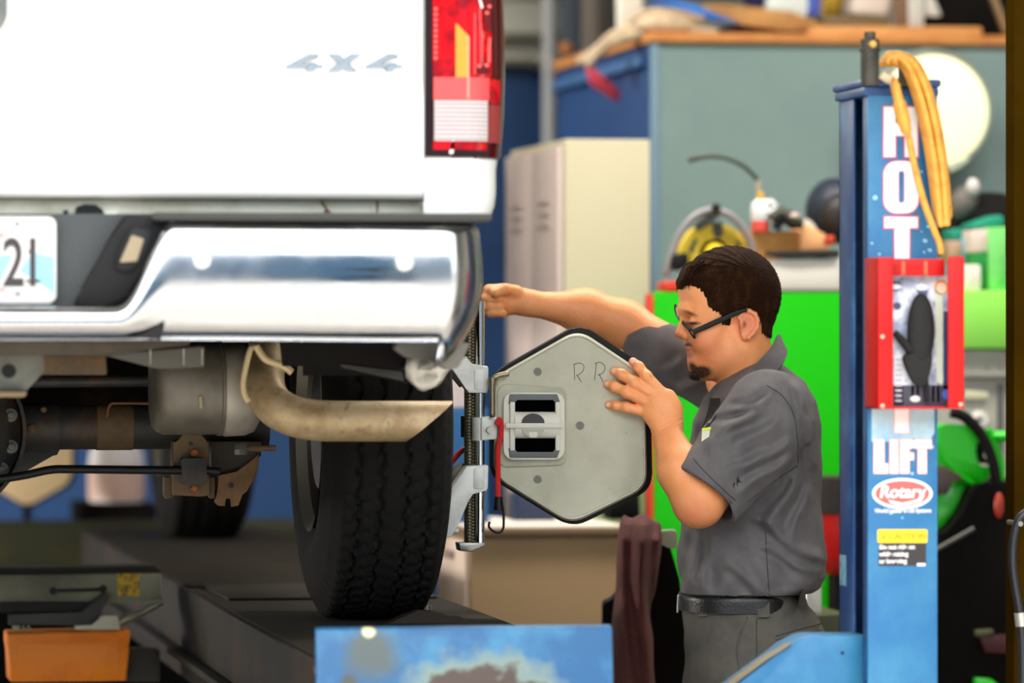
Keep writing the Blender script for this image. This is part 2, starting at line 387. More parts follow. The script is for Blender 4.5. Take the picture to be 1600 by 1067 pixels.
# bed sides with wheel arch, cab and roof ahead (mostly hidden, they shade the axle)
def side(sx):
    X = PY(775, 290, YT+.08).x-.004; pts = []
    zbt = zpx(333); zt2 = zpx(-120)
    pts = [(YT+.3, zbt), (YT+.3, zt2), (10.6, zt2), (10.6, 1.55), (9.65, 1.55)]
    for a in range(10, 171, 10): pts.append((9.12+.5*math.cos(math.radians(a)), 1.4+.5*math.sin(math.radians(a))))
    pts.append((8.58, zbt))
    g = G().prism([(X if sx > 0 else 2*XC-X, y, z) for y, z in pts], ((-.04 if sx > 0 else .04), 0, 0)); return g
put('bed_side', side(1), white_paint, truck, smooth=30); put('bed_side', side(-1), white_paint, truck, smooth=30)
put('bed_floor', G().box(-.45, 1.23, 8.06, 10.5, 1.80, 1.84), darksteel, truck)
cabx = .92
prof = [(10.62,1.5),(10.62,2.35),(10.9,2.95),(12.0,2.95),(12.75,2.42),(14.0,2.3),(14.2,2.1),(14.2,1.6),(13.2,1.6),(13.2,1.95),(12.2,1.95),(12.2,1.5)]
put('cab', G().prism([(XC-cabx, y, z) for y, z in prof], (2*cabx, 0, 0)), white_paint, truck, smooth=20)
# tail lamp: separate lenses
lens_red = mat('lens_red', (214,4,10), .12, coat=.6, var=((140,0,6), 26, .45, .6)); lens_dark = mat('lens_dark', (70,6,10), .15)
lens_pink = mat('lens_reflector', (236,70,70), .25, bump=(260,.3)); lens_clear = mat('lens_clear', (214,204,202), .1, bump=(160,.5)); amber = mat('amber_reflection_tint', (255,150,40), .35)
lamp_o = None
zl0, zl1 = zpx(243), zpx(-120)
xl0 = PY(664, 100, YT).x
lamp_o = put('tail_lamp', G().grid(corner(lambda py: sil(py)+4, YT+.004, .1, zl0, zl1, xl0)), lens_dark, truck, smooth=50)
def lens(name, x0, x1, y0, y1, m, dy, n=10):
    P = []
    for y in np.linspace(y1, y0, 7):
        row = []
        for x in np.linspace(x0, x1, n):
            z = zpx(y); X = PY(x, y, YT).x
            XR = PY(sil(y)+3.5, y, YT+.08).x; rr = .1; xa = XR-.075; t = max(0, min(.999, (X-xa)/.075))
            row.append(Vector((X, YT+.004-dy+rr-rr*math.sqrt(max(0, 1-t*t)), z)))
        P.append(row)
    return put(name, G().grid(P, .004), m, lamp_o, smooth=50)
lens('red_lens', 676, 768, -119, 117, lens_red, .002); lens('side_lens', 769, 784, -119, 117, lens_dark, .002)
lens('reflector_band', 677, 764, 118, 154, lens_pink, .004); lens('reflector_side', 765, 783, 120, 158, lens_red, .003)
rv = lens('reverse_lens', 678, 761, 155, 218, lens_clear, .006)
for i in range(9):
    y = 159+i*6.8; lens('lens_rib', 679, 760, y, y+2, mat('lens_rib', (150,128,128), .2), .0075, 8)
lens('side_marker', 763, 785, 160, 220, mat('lens_side', (150,52,50), .2, bump=(200,.6)), .003); lens('red_lens', 676, 760, 219, 232, lens_red, .004)
put('amber_reflection', G().pxy([(712,36),(717,40),(731,55),(731,154),(712,154)], YT-.003, .003), amber, lamp_o)  # amber streak: reflection in the lamp put in as solid colour
put('lens_reflection', G().pxy([(731,55),(733.2,58),(732.5,154),(730.5,154)], YT-.004, .003), mat('lamp_peach', (250,176,150), .3), lamp_o)  # pale strips here and below are reflections painted on the lens
put('lens_reflection', G().pxy([(706,220),(711,220),(708,240),(702,240)], YT-.004, .003), mat('lamp_white', (250,240,230), .3), lamp_o)
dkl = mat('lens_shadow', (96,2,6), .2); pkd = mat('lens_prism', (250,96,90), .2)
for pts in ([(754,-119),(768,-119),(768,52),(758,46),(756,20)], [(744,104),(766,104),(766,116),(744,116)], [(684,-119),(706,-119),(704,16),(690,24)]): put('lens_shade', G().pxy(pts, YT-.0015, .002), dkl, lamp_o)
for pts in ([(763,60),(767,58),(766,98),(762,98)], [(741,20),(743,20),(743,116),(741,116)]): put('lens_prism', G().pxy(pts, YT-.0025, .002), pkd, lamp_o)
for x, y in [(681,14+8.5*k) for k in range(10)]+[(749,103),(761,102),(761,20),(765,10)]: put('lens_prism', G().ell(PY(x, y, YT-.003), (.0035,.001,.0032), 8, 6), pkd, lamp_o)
put('lens_reflection', G().pxy([(747,-6),(750,-6),(755,12),(752,13)], YT-.004, .002), mat('lamp_white', (250,240,230)), lamp_o)  # white slash, a painted reflection
put('housing_rim', G().pxy([(664,-119),(675,-119),(675,233),(764,235),(764,243),(664,242)], YT-.0005, .004), mat('lamp_rim', (30,8,10), .2), lamp_o)
# rear sill under the tailgate
zsA, zsB = zpx(313, 8.04), zpx(345, 8.04)
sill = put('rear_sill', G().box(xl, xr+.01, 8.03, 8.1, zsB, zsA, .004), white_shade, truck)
ru = mat('rust_drip', (112,72,44), .8)
for pts in ([(500,314),(504,314),(512,326),(518,332),(505,332),(508,327)], [(588,313),(591,313),(591,332),(588,332)]):
    put('rust_streak', G().pxy(pts, 8.029, .003), ru, sill)
put('latch_recess', G().pxy([(117,332),(120,323),(132,319),(150,320),(160,327),(164,338),(160,344),(150,334),(117,334)], 8.02, .012), blackp, sill)
put('latch_stud', G().pxy(rrect(99,328,107,335,3), 8.02, .012), blackp, sill)
put('latch_lug', G().pxy(roundpoly([(163,330),(186,330),(183,342),(176,347),(168,346)], 5), 8.012, .015, .002), white_shade, sill)
# chrome bumper: an open pressed shell
def sm(x, a, b): t = min(1, max(0, (x-a)/(b-a))); return t*t*(3-2*t)
def bx(px): return PY(px, 440, 7.86).x-XC
XE = bx(776)
def bumper_rows(sgn):
    P = []
    us = [0, .05, .10, .15]+[bx(p) for p in range(120, 290, 8)]+[bx(p) for p in range(292, 660, 16)]+[bx(p) for p in range(662, 700, 8)]
    n1 = len(us); wrap = [math.radians(a) for a in range(6, 91, 6)]
    xs0 = us[-1]
    for i in range(n1+len(wrap)+4):
        row = []
        if i < n1: x, Yo, a = us[i], .03*(us[i]/.9)**2, 0
        elif i < n1+len(wrap):
            a = wrap[i-n1]; x = xs0+(XE-xs0)*math.sin(a); Yo = .03*(xs0/.9)**2+.14*(1-math.cos(a))
        else: a = math.pi/2; x = XE; Yo = .03*(xs0/.9)**2+.14+.1*(i-n1-len(wrap)+1)
        px = 800+F*((CA*(x+XC)-SA*7.86)/(SA*(x+XC)+CA*7.86)) if i < n1 else 775
        top = 478+(345-478)*sm(px, 186, 274) if i < n1 else 345
        if i < n1: bot = 531+8*sm(px, 180, 330)*0+3*sm(px, 300, 660)
        else: bot = 534+46*math.sin(a)**1.5
        for v in np.linspace(0, 1, 25):
            y = top+(bot-top)*v; z = PY(500, y, 7.9).z
            lip = .018*max(0, (.07-v)/.07)**2+.10*max(0, (v-.9)/.1)**2*.25
            bul = (.014 if v < .475 else .024)*(2*v-.95)**2+lip
            taper = (.055*max(0, (v-.35)/.65)**2) if i >= n1 else .055*max(0, (v-.35)/.65)**2*sm(px, 600, 700)*0
            k = math.sin(a) if i >= n1 else 0
            row.append(Vector((XC+sgn*(x-taper*k-bul*k*.6), 7.86+Yo+bul*(1-.4*k), z)))
        P.append(row)
    return P
R = bumper_rows(1); Lm = bumper_rows(-1)[1:]
g = G().grid(Lm[::-1]+R); bmesh.ops.solidify(g.bm, geom=g.bm.faces[:], thickness=.003)
bump = put('bumper', g, chrome, truck, smooth=180)
put('bumper_bolt', G().lathe([(.0001,-.003),(.010,-.0025),(.015,0),(.015,.01)], PY(633,410,7.872), (0,1,0), 20), mat('bolt_satin', (196,200,200), .35, .9), bump)
put('bumper_bolt', G().lathe([(.0001,-.003),(.010,-.0025),(.015,0),(.015,.01)], PY(316,407,7.862), (0,1,0), 20), mat('bolt_satin', (196,200,200), .35, .9), bump)
put('bumper_hole', G().pxy([(202,527),(226,521),(245,510),(257,501),(256,516),(251,531)], 7.874, .01), blackp, bump)
# dark step pad along the top and the licence recess
padm = mat('step_pad', (58,58,55), .7, bump=(220,.3))
def padz(y, Y=7.9): return PY(500, y, Y).z
Z1, Z0 = padz(333), padz(346)
g = G().box(PY(238,340,7.88).x, XC+XE-.004, 7.872, 8.06, Z0, Z1, .008)
put('step_pad', g, padm, bump)
g = G().box(2*XC-XC-XE+.004, 2*XC-PY(238,340,7.88).x, 7.872, 8.06, Z0, Z1, .008); put('step_pad', g, padm, bump)
rec = put('licence_recess', G().pxy([(-420,334),(240,334),(262,346),(190,470),(170,482),(-420,482)], 7.95, .02), greyp, bump)
g = G().pxy([(196,334),(262,340),(268,350),(238,398),(206,458),(184,474),(160,482),(110,484),(128,462),(152,410),(172,372)], 7.915, .036, .006)
put('recess_cheek', g, mat('recess_black', (18,18,19), .65, spec=.3), bump)
g = G().pxy(roundpoly([(206,355),(238,358),(224,400),(205,424),(180,420),(186,392)], 8), 7.905, .012, .004); st = put('step_pocket', g, blackp, bump)
put('pocket_lamp', G().pxy(roundpoly([(206,367),(225,373),(214,408),(187,410)], 3), 7.9, .008), mat('pocket_lens', (150,134,106), .5), st)
# licence plate
YP = 7.93
plate = put('licence_plate', G().pxy(rrect(-192, 338, 88, 474, 13), YP, .003, .0008, 1), mat('plate_white', (206,206,202), .4), truck)
ps = mat('plate_sky', (140,190,206), .45)
put('plate_print', G().pxy([(52,394),(84,402),(85,458),(46,432),(30,424)], YP-.0006, .0006), ps, plate)
put('plate_print', G().pxy([(-60,400),(20,398),(0,440),(-60,452)], YP-.0006, .0006), ps, plate)
dk = mat('plate_ink', (52,44,46), .5); rd = mat('plate_red', (190,90,80), .5)
for ch, x in (('2', 21), ('1', 51)): text('plate_character', ch, x, 414, YP-.0008, 54/.73, dk, plate, offset=.012, sx=.66)
put('plate_serif', G().pxy([(41,437),(63,437),(63,441),(41,441)], YP-.0012, .0008), dk, plate); put('plate_serif', G().pxy([(44,392),(52,387),(52,392),(44,396)], YP-.0012, .0008), dk, plate)
text('plate_text', 'A', 2, 368, YP-.0008, 10, rd, plate); text('plate_text', 'NT', 2, 453, YP-.0008, 6, rd, plate)
put('plate_sticker', G().pxy([(41,350),(72,350),(72,369),(41,369)], YP-.0007, .0006), mat('sticker', (226,230,216), .5, var=((190,196,176), 120, .45, .6)), plate)
for x, y in ((27,350),(28,459)): put('plate_screw', G().lathe([(.0001,-.002),(.003,-.002),(.004,0)], PY(x,y,YP), (0,1,0), 10), steel, plate)
# under the bumper
grey_blur = mat('hitch_grey', (120,122,112), .6, .2, var=((92,90,78), 10, .45, .7))
hp = put('hitch_plate', G().pxy([(-200,540),(66,540),(70,560),(69,582),(48,603),(41,612),(-200,610)], 8.12, .012, .003), grey_blur, truck)
put('hitch_lip', G().pxy([(-200,610),(44,611),(40,621),(-200,621)], 8.08, .06, .006), mat('lip_beige', (132,110,80), .7), hp)
put('hitch_hole', G().lathe([(.0001,-.003),(.011,-.003),(.012,0)], PY(14,580,8.119), (0,1,0), 18), blackp, hp)
put('rear_crossmember', G().pxy([(-300,528),(300,530),(296,540),(200,548),(165,558),(80,556),(-300,560)], 8.0, .12, .02), mat('crossmember', (70,60,44), .8, var=((48,44,36), 12, .4, .7)), truck)
put('spare_bracket', G().pxy([(66,556),(166,557),(168,586),(66,586)], 8.35, .05, .004), rust, truck)
put('frame_rail', G().box(-.12, -.02, 8.1, 13.5, 1.52, 1.66), liner, truck); put('frame_rail', G().box(.80, .90, 8.1, 13.5, 1.56, 1.68), liner, truck)
put('cross_tube', G().tube([PY(-300,590,9.0), PY(40,597,9.0), PY(330,594,9.0)], .011, 12), darksteel, truck)
put('chassis_dark_sheet', G().pxy([(-300,535),(640,535),(640,640),(-300,640)], 9.5, .01), mat('chassis_shadow', (22,20,17), .95, var=((46,32,20), 9, .52, .66), spec=.1), truck)  # dark sheet added to stand for the shade under the bed
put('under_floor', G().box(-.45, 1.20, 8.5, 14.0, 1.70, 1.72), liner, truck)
hs = put('heat_shield', G().pxy([(163,555),(320,540),(320,574),(248,577)], 8.3, .03, .004), mat('shield_grey', (84,82,74), .7), truck)
for x in (235, 287, 316): put('shield_seam', G().pxy([(x-1,545),(x+1,545),(x+1,570),(x-1,570)], 8.298, .003), muffend, hs)
# axle, differential, brackets
YA = 9.12; ZA = PY(300, 667, YA).z; RA = .043
axle = put('axle_tube', G().tube([Vector((-.35,YA,ZA)), Vector((1.05,YA,ZA))], RA, 28), darksteel, truck, smooth=40)
xa1 = PY(92, 667, YA).x; xa0 = PY(30, 667, YA).x
put('axle_sleeve', G().lathe([(RA+.004,0),(RA+.004,xa1-xa0)], (xa0,YA,ZA), (1,0,0), 28, True), darksteel, axle)
for x, y, r in ((68,640,.006),(49,670,.009)): put('bolt', G().lathe([(r*.6,-.006),(r,-.004),(r,.02)], PY(x, y, YA-.049), (0,1,0), 12, True), rust, axle)
put('brake_line', G().tube(crom([PY(*p, YA-.05) for p in ((168,652),(169,640),(174,631),(184,630),(215,630),(262,631))], 5), .0028, 8), mat('brake_line', (120,80,44), .6, .3), axle)
put('axle_rust_pad', G().lathe([(RA+.0015,0),(RA+.0015,.07)], (PY(150,667,YA).x,YA,ZA), (1,0,0), 28), rust, axle)
cxd = PY(-95, 676, YA).x; zd = PY(-95, 676, 8.96).z
RD = PY(33, 676, 8.96).x-PY(-95, 676, 8.96).x
dif = put('differential', G().lathe([(RD*.35,-.11),(RD*.8,-.08),(RD,-.03),(RD,.02),(RD*.8,.14),(RD*.4,.22)], (cxd, 9.06, zd), (0,1,0), 40, True), darksteel, truck, smooth=50)
put('cover_flange', G().lathe([(RD,-.012),(RD+.007,-.01),(RD+.007,.006),(RD,.008)], (cxd, 9.03, zd), (0,1,0), 40), darksteel, dif)
for a in (-32, -12, 14, 36): 
    q = Vector((cxd+RD*.86*math.cos(math.radians(a)), 8.985, zd+RD*.86*math.sin(math.radians(a))))
    put('cover_bolt', G().lathe([(.0001,-.012),(.006,-.011),(.007,0),(.013,.001),(.013,.02)], q, (0,1,0), 16), mat('bolt_grey', (78,80,74), .6, .3), dif)
put('axle_web', G().pxy([(24,700),(92,703),(90,711),(78,712),(34,740),(0,756),(-60,760),(-60,700)], YA+.02, .02, .003), darksteel, dif)
# muffler and tailpipe
YM = 8.75
def mz(y): return PY(300, y, YM).z
def mx(x): return PY(x, 600, YM).x
def oval(x, s=1): 
    rr = []
    for k in range(36):
        a = 2*math.pi*k/36; c, sn = math.cos(a), math.sin(a)
        rr.append(Vector((x, YM+.13+.11*s*math.copysign(abs(c)**.75, c), mz(608)+(mz(535)-mz(682))/2*s*math.copysign(abs(sn)**.8, sn))))
    return rr
g = G(); secs = [oval(mx(247), .72), oval(mx(249), .86), oval(mx(256), .95), oval(mx(266)), oval(mx(350)), oval(mx(351), 1.03), oval(mx(355), 1.03), oval(mx(356), .99)]
vs = [[g.bm.verts.new(p) for p in r] for r in secs]
for i in range(len(vs)-1):
    for k in range(36): g.bm.faces.new((vs[i][k], vs[i][(k+1)%36], vs[i+1][(k+1)%36], vs[i+1][k]))
g.bm.faces.new(vs[0]); g.bm.faces.new(vs[-1])
muf = put('muffler', g, muff, truck, smooth=40)
g = G(); secs = [oval(mx(355), .99), oval(mx(362), 1.0), oval(mx(392), .98), oval(mx(406), .9), oval(mx(414), .72)]
for r_ in secs[1:]:
    for p in r_: p.z -= .004
vs = [[g.bm.verts.new(p) for p in r] for r in secs]
for i in range(len(vs)-1):
    for k in range(36): g.bm.faces.new((vs[i][k], vs[i][(k+1)%36], vs[i+1][(k+1)%36], vs[i+1][k]))
g.bm.faces.new(vs[-1]); put('muffler_end', g, muffend, muf, smooth=60)
put('muffler_clip', G().pxy([(311,619),(315,619),(317,638),(312,638)], YM+.012, .01), mat('clip', (176,164,120), .6), muf)
YE = 8.62
pts = crom([PY(420,538,YE+.26), PY(414,572,YE+.16), PY(414,606,YE+.06), PY(428,633,YE+.02), PY(459,650,YE), PY(500,657,YE), PY(560,658,YE), PY(640,658,YE), PY(706,658,YE)], 8)
g = G().tube(pts, .0378, 28, caps=False)
a, b = PY(633, 690, YE), PY(707, 627, YE); n = (b-a).cross(Vector((0,1,0))).normalized(); n = n if n.x > 0 else -n
bmesh.ops.bisect_plane(g.bm, geom=g.bm.verts[:]+g.bm.edges[:]+g.bm.faces[:], plane_co=a, plane_no=n, clear_outer=True)
bmesh.ops.recalc_face_normals(g.bm, faces=g.bm.faces[:]); bmesh.ops.solidify(g.bm, geom=g.bm.faces[:], thickness=.002)
tp = put('tailpipe', g, pipe_m, truck, smooth=60)
hm = mat('hanger_rod', (206,184,140), .55, .2)
put('hanger_rod', G().tube(crom([PY(x, y, YE-.02) for x, y in ((400,542),(392,545),(386,565),(380,595),(381,615),(388,628))], 5), .0058, 10), hm, tp)
put('hanger_rod', G().tube(crom([PY(x, y, YE-.03) for x, y in ((400,540),(407,552),(416,562),(432,568),(446,574),(456,582))], 5), .007, 10), hm, tp)
# anti-roll bar and its brackets
bar = put('anti_roll_bar', G().tube(crom([PY(x, y, 8.95) for x, y in ((-160,760),(-60,752),(0,748),(40,742),(78,734),(110,733),(200,734),(310,735),(330,736),(344,737))], 6), .0082, 14), blackp, truck, smooth=180)
br = put('spring_bracket', G().pxy([(284,676),(316,676),(318,688),(327,690),(328,774),(316,776),(270,774),(270,690),(283,688)], 8.97, .05, .003), rust, truck)
put('bracket_saddle', G().pxy(roundpoly([(283,716),(323,716),(323,752),(316,758),(286,758)], 5), 8.93, .04, .004), darksteel, br)
put('bolt', G().lathe([(.005,-.016),(.008,-.014),(.008,0)], PY(303,707,8.97), (0,1,0), 6, True), mat('rust_bolt', (138,82,36), .7, .2), br)
put('bolt', G().lathe([(.005,-.016),(.008,-.014),(.008,0)], PY(303,763,8.97), (0,1,0), 6, True), mat('rust_bolt', (138,82,36), .7, .2), br)
put('bracket_hole', G().lathe([(.0001,-.001),(.004,-.001),(.004,0)], PY(298,693,8.968), (0,1,0), 12), blackp, br)
for x0, x1 in ((256,272),(326,336)): put('bracket_leg', G().pxy([(x0,745),(x1,745),(x1,778),(x0+3,780),(x0,772)], 9.0, .03, .003), rust, br)
br2 = put('shock_mount', G().pxy([(341,742),(370,738),(392,722),(404,708),(404,730),(396,752),(384,768),(384,770),(378,772),(373,790),(362,792),(362,778),(352,778),(352,791),(341,790),(336,784),(341,765)], 9.0, .02, .002), mat('orange_rust', (122,88,48), .75, .1, var=((84,64,38), 20, .4, .7)), truck)
put('mount_hole', G().lathe([(.0001,-.001),(.005,-.001),(.005,0)], PY(361,758,8.998), (0,1,0), 12), blackp, br2)
put('spring_plate', G().pxy([(330,690),(408,690),(408,712),(388,726),(330,742)], 9.02, .06), mat('plate_brown', (52,44,32), .8), truck)
put('nut', G().lathe([(.011,0),(.012,.002),(.012,.022),(.011,.024)], PY(366,702,8.93), (1,0,.0), 6, True), steel, truck)
put('stud', G().tube([PY(384,701,8.93), PY(431,700,8.93)], .006, 10), rust, truck)
# wheel-house liner, bent bumper end bracket
lp = put('wheelhouse_liner', G().pxy([(440,535),(700,535),(700,565),(640,600),(560,580),(500,572),(444,572)], 8.42, .03), liner, truck)
put('liner_seam', G().pxy([(531,568),(628,580),(632,596),(534,574)], 8.415, .01, .002), mat('liner_edge', (44,42,38), .7), lp)
put('wheelhouse_wall', G().box(PY(470,600,8.6).x, XC+.88, 8.55, 8.57, 1.46, 1.8), liner, truck)
bent = G(); P = []
rows = [[(638,558),(650,556),(668,560),(690,566),(704,572)], [(636,575),(650,572),(670,574),(690,575),(700,577)], [(636,588),(650,592),(668,586),(684,584),(696,582)], [(646,598),(656,600),(668,594),(682,592),(690,592)], [(655,607),(662,609),(672,606),(680,602),(686,598)]]
dp = [[.02,.0,.01,.02,.03],[.0,-.02,-.01,.0,.02],[.02,.0,.03,.0,.02],[.02,-.01,.01,-.01,.02],[.03,.01,.0,.01,.03]]
put('crumpled_flap', G().grid([[PY(x, y, 8.22+dp[i][j]) for j, (x, y) in enumerate(r)] for i, r in enumerate(rows)], .003), mat('flap_white', (226,220,206), .5), truck, smooth=180)
put('bumper_end', G().pxy(roundpoly([(622,534),(735,536),(716,575),(700,578),(676,562),(640,560),(618,545)], 6), 8.12, .05, .012), mat('bumper_end', (110,106,98), .5, .3), truck)
# wheels
def wheel(cx, cy, cz, right=True):
    R0, Wd = cz-.98, .236; nt, ns = 300, 64; P = []
    for i in range(nt):
        th = 2*math.pi*i/nt; row = []
        for j in range(ns+1):
            s = -1+2*j/ns; x = s*Wd/2; sh = abs(s)
            r = R0-.006*sh**2-(.0 if sh < .72 else .075*((sh-.72)/.28)**2.0)
            wob = .022*(((i*60/nt*1.0) % 1)-.5)
            for c in (-.56, -.2, .2, .56):
                zz = c+.035*math.sin(th*52)+.012*math.sin(th*104+1)
                if abs(s-zz) < .03: r -= .008
            ang = (th*75/(2*math.pi)+s*1.6) % 1
            if .2 < sh < .93 and ang < .2: r -= .0045
            ang2 = (th*75/(2*math.pi)-s*2.2+.4) % 1
            if sh < .3 and ang2 < .16: r -= .003
            xx = x*(1+.03*(sh > .9))
            row.append(Vector((cx+xx, cy+r*math.sin(th), cz-r*math.cos(th))))
        for rr, xo in ((R0-.105, 1.06),(R0-.14, 1.03),(R0-.17,.86)):
            row.append(Vector((cx+xo*Wd/2, cy+rr*math.sin(th), cz-rr*math.cos(th))))
        for rr, xo in ((R0-.105, 1.06),(R0-.14, 1.03),(R0-.17,.86)):
            row.insert(0, Vector((cx-xo*Wd/2, cy+rr*math.sin(th), cz-rr*math.cos(th))))
        P.append(row)
    P.append(P[0]); g = G().grid(P); bmesh.ops.remove_doubles(g.bm, verts=g.bm.verts[:], dist=1e-6)
    return g
ZW = ZA
def put_wheel(cx, cy):
    t = put('tyre', wheel(cx, cy, ZW), rubber, truck, smooth=40)
    R0 = ZW-.98; rim = put('wheel_rim', G().lathe([(R0-.17,-.12),(R0-.19,-.10),(R0-.19,.06),(.10,.09),(.06,.10),(.0001,.10)], (cx,cy,ZW), (1,0,0), 36), steel, t)
    put('brake_drum', G().lathe([(.0001,-.10),(.12,-.1),(.14,-.08),(.14,.02)], (cx,cy,ZW), (1,0,0), 32), darksteel, t)
put_wheel(1.249, 9.12); put_wheel(1.285, 12.72); put_wheel(2*XC-1.249, 9.12)
# ------------------------------------------------------------------ VEHICLE LIFT
def worn_blue(name, patches, base=(8,76,120)):
    """blue enamel with worn patches: list of (cx,cz,rx,rz, core rgb, halo rgb) in object metres"""
    m = mat(name, base, .5, var=[((58,128,160), 6, .45, .75), ((70,98,104), 22, .62, .78)]); n = m.node_tree; b = n.nodes['Principled BSDF']
    tc = n.nodes.new('ShaderNodeTexCoord'); prev = b.inputs['Base Color'].links[0].from_socket
    for cx, cz, rx, rz, core, halo in patches:
        mp = n.nodes.new('ShaderNodeMapping'); mp.inputs['Scale'].default_value = (1/rx, 0, 1/rz); mp.inputs['Location'].default_value = (-cx/rx, 0, -cz/rz); n.links.new(tc.outputs['Object'], mp.inputs[0])
        ln = n.nodes.new('ShaderNodeVectorMath'); ln.operation = 'LENGTH'; n.links.new(mp.outputs[0], ln.inputs[0])
        no = n.nodes.new('ShaderNodeTexNoise'); no.inputs['Scale'].default_value = 22; no.inputs['Detail'].default_value = 6; n.links.new(tc.outputs['Object'], no.inputs[0])
        ma = n.nodes.new('ShaderNodeMath'); ma.operation = 'MULTIPLY_ADD'; ma.inputs[1].default_value = .9; n.links.new(no.outputs[0], ma.inputs[0]); n.links.new(ln.outputs['Value'], ma.inputs[2])
        for lo, hi, colr in ((1.36, 1.66, halo), (1.22, 1.36, core)):
            if colr is None: continue
            if core is None: lo, hi = 1.0, 1.62
            mr = n.nodes.new('ShaderNodeMapRange'); mr.inputs[1].default_value = lo; mr.inputs[2].default_value = hi; mr.inputs[3].default_value = 1; mr.inputs[4].default_value = 0; n.links.new(ma.outputs[0], mr.inputs[0])
            mx = n.nodes.new('ShaderNodeMix'); mx.data_type = 'RGBA'; n.links.new(prev, mx.inputs[6]); mx.inputs[7].default_value = lin(colr)+(1,); n.links.new(mr.outputs[0], mx.inputs[0]); prev = mx.outputs[2]
    n.links.new(prev, b.inputs['Base Color']); return m
ZR = .98
lift = thing('vehicle_lift', (1.25, 9.1, 0), 'blue four-post vehicle lift with dark runways, lettered column and rust-worn end ramp', 'lift')
deck_m = mat('runway_deck', (33,26,17), .85, .0, var=[((22,18,12), 3, .4, .7), ((48,39,25), 18, .55, .75)], spec=.25)
side_m = mat('runway_side', (24,21,17), .8, .1, var=((52,34,18), 5, .5, .68))
RX0, RX1 = 1.0, 1.50
put('runway', G().box(RX0, RX1, 7.98, 13.9, ZR-.2, ZR-.004, .003), side_m, lift)
put('runway_deck', G().box(RX0+.012, RX1-.004, 7.985, 10.15, ZR-.004, ZR, .001), deck_m, lift)
put('runway_deck', G().box(RX0+.012, RX1-.004, 10.3, 13.88, ZR-.004, ZR, .001), deck_m, lift)
put('deck_step', G().box(RX0+.04, RX1-.02, 9.75, 10.3, ZR-.004, ZR+.006, .003), mat('slip_plate', (40,34,25), .7, .1, spec=.3), lift)
put('runway_rail', G().box(RX0-.03, RX0, 8.1, 13.8, ZR-.15, ZR-.135, .002), side_m, lift)
put('slip_plate', G().pxy([(655,953),(690,958),(702,962),(716,962),(742,973),(742,978),(600,978)], 8.95, .06), mat('slip_plate', (40,34,25), .7, .1, spec=.3), lift)
put('runway', G().box(-.86, -.36, 7.98, 13.9, ZR-.2, ZR, .003), side_m, lift)
put('lock_pin', G().tube([PY(671,966,9.3), PY(671,946,9.3)], .005, 10), steel, lift)
for x in (655, 662): put('guide_pin', G().tube([PY(x,966,9.4), PY(x,900,9.4)], .0016, 8), mat('pin_green', (84,104,84), .5, .4), lift)
# end ramp: steep worn plate
tl, trr = PY(493,984,7.93), PY(957,979,7.93); dn = Vector((0,-.05,-.42))
g = G().prism([tl, trr, trr+dn, tl+dn], (0,.02,.004), .004)
rm = worn_blue('ramp_blue', [(.035,.062,.15,.095,(58,42,32),(104,122,114)), (-.16,.165,.05,.05,None,(62,74,72)), (-.20,.12,.016,.014,None,(54,58,56)), (-.165,.205,.012,.01,None,(220,206,160))])
put('end_ramp', g, rm, lift)
put('ramp_hinge', G().tube([PY(492,1046,7.95), PY(500,1046,7.95)], .008, 12), mat('brass', (190,150,70), .4, .5), lift)
# column
YC = 8.08
cb = worn_blue('column_blue', [], (26,100,148)); cbd = mat('column_blue_shaded', (12,56,106), .45, var=((54,108,152), 9, .5, .75))  # second blue is the same paint darkened for the shaded sides
X0 = PY(1356, 500, YC).x; X1 = PY(1465, 500, YC).x; Y1 = PX(1311, 500, X0).y
zt = PY(1400, 136, YC).z
col = put('column', G().box(X0, X1, YC, YC+.008, 0, zt, .002), cb, lift)
ya, yb = PX(1348, 500, X0).y, PX(1333, 500, X0).y
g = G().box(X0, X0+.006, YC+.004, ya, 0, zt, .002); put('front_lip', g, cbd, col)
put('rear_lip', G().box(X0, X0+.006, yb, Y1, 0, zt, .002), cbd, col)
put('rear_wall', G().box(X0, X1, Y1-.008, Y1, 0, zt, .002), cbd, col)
put('right_wall', G().box(X1-.008, X1, YC+.004, Y1, 0, zt, .002), cb, col)
put('slot_back', G().box(X0+.03, X0+.036, ya-.03, yb+.03, 0, zt), mat('slot_shade', (14,44,70), .7), col)  # deeper blue painted for the shade inside the channel
put('rubbed_patch', G().box(X0-.0008, X0, (yb+Y1)/2+.0, Y1-.008, PY(1320,918,8.2).z, PY(1320,870,8.2).z), mat('rub_pale', (120,158,170), .6, var=((60,110,150), 60, .5, .65)), col)
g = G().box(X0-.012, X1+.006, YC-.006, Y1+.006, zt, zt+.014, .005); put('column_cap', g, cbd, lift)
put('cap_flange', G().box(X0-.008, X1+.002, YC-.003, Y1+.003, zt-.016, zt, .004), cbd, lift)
xr_ = PD(1359, 90, 8.2).x; yr = PD(1359, 90, 8.2).y
ro = put('hanger_rod', G().lathe([(.016,PD(1359,134,8.2).z),(.0165,PD(1359,80,8.2).z),(.019,PD(1359,80,8.2).z),(.019,PD(1359,76,8.2).z),(.0165,PD(1359,75,8.2).z),(.0165,PD(1359,62,8.2).z),(.010,PD(1359,61,8.2).z),(.010,PD(1359,50,8.2).z),(.0001,PD(1359,49,8.2).z)], (xr_,yr,0), (0,0,1), 20), mat('greasy_rod', (72,68,58), .6, .4, var=((40,38,34), 30, .4, .7)), lift)
put('rod_plug', G().lathe([(.0001,-.004),(.006,-.003),(.007,.004)], PD(1364,69,8.18), (0,1,0), 12), mat('brass', (190,150,70), .4, .5), ro)
put('hanger_bracket', G().box(xr_+.075, xr_+.092, yr+.08, yr+.1, zt, zt+.055, .003), mat('greasy_rod', (72,68,58)), lift)
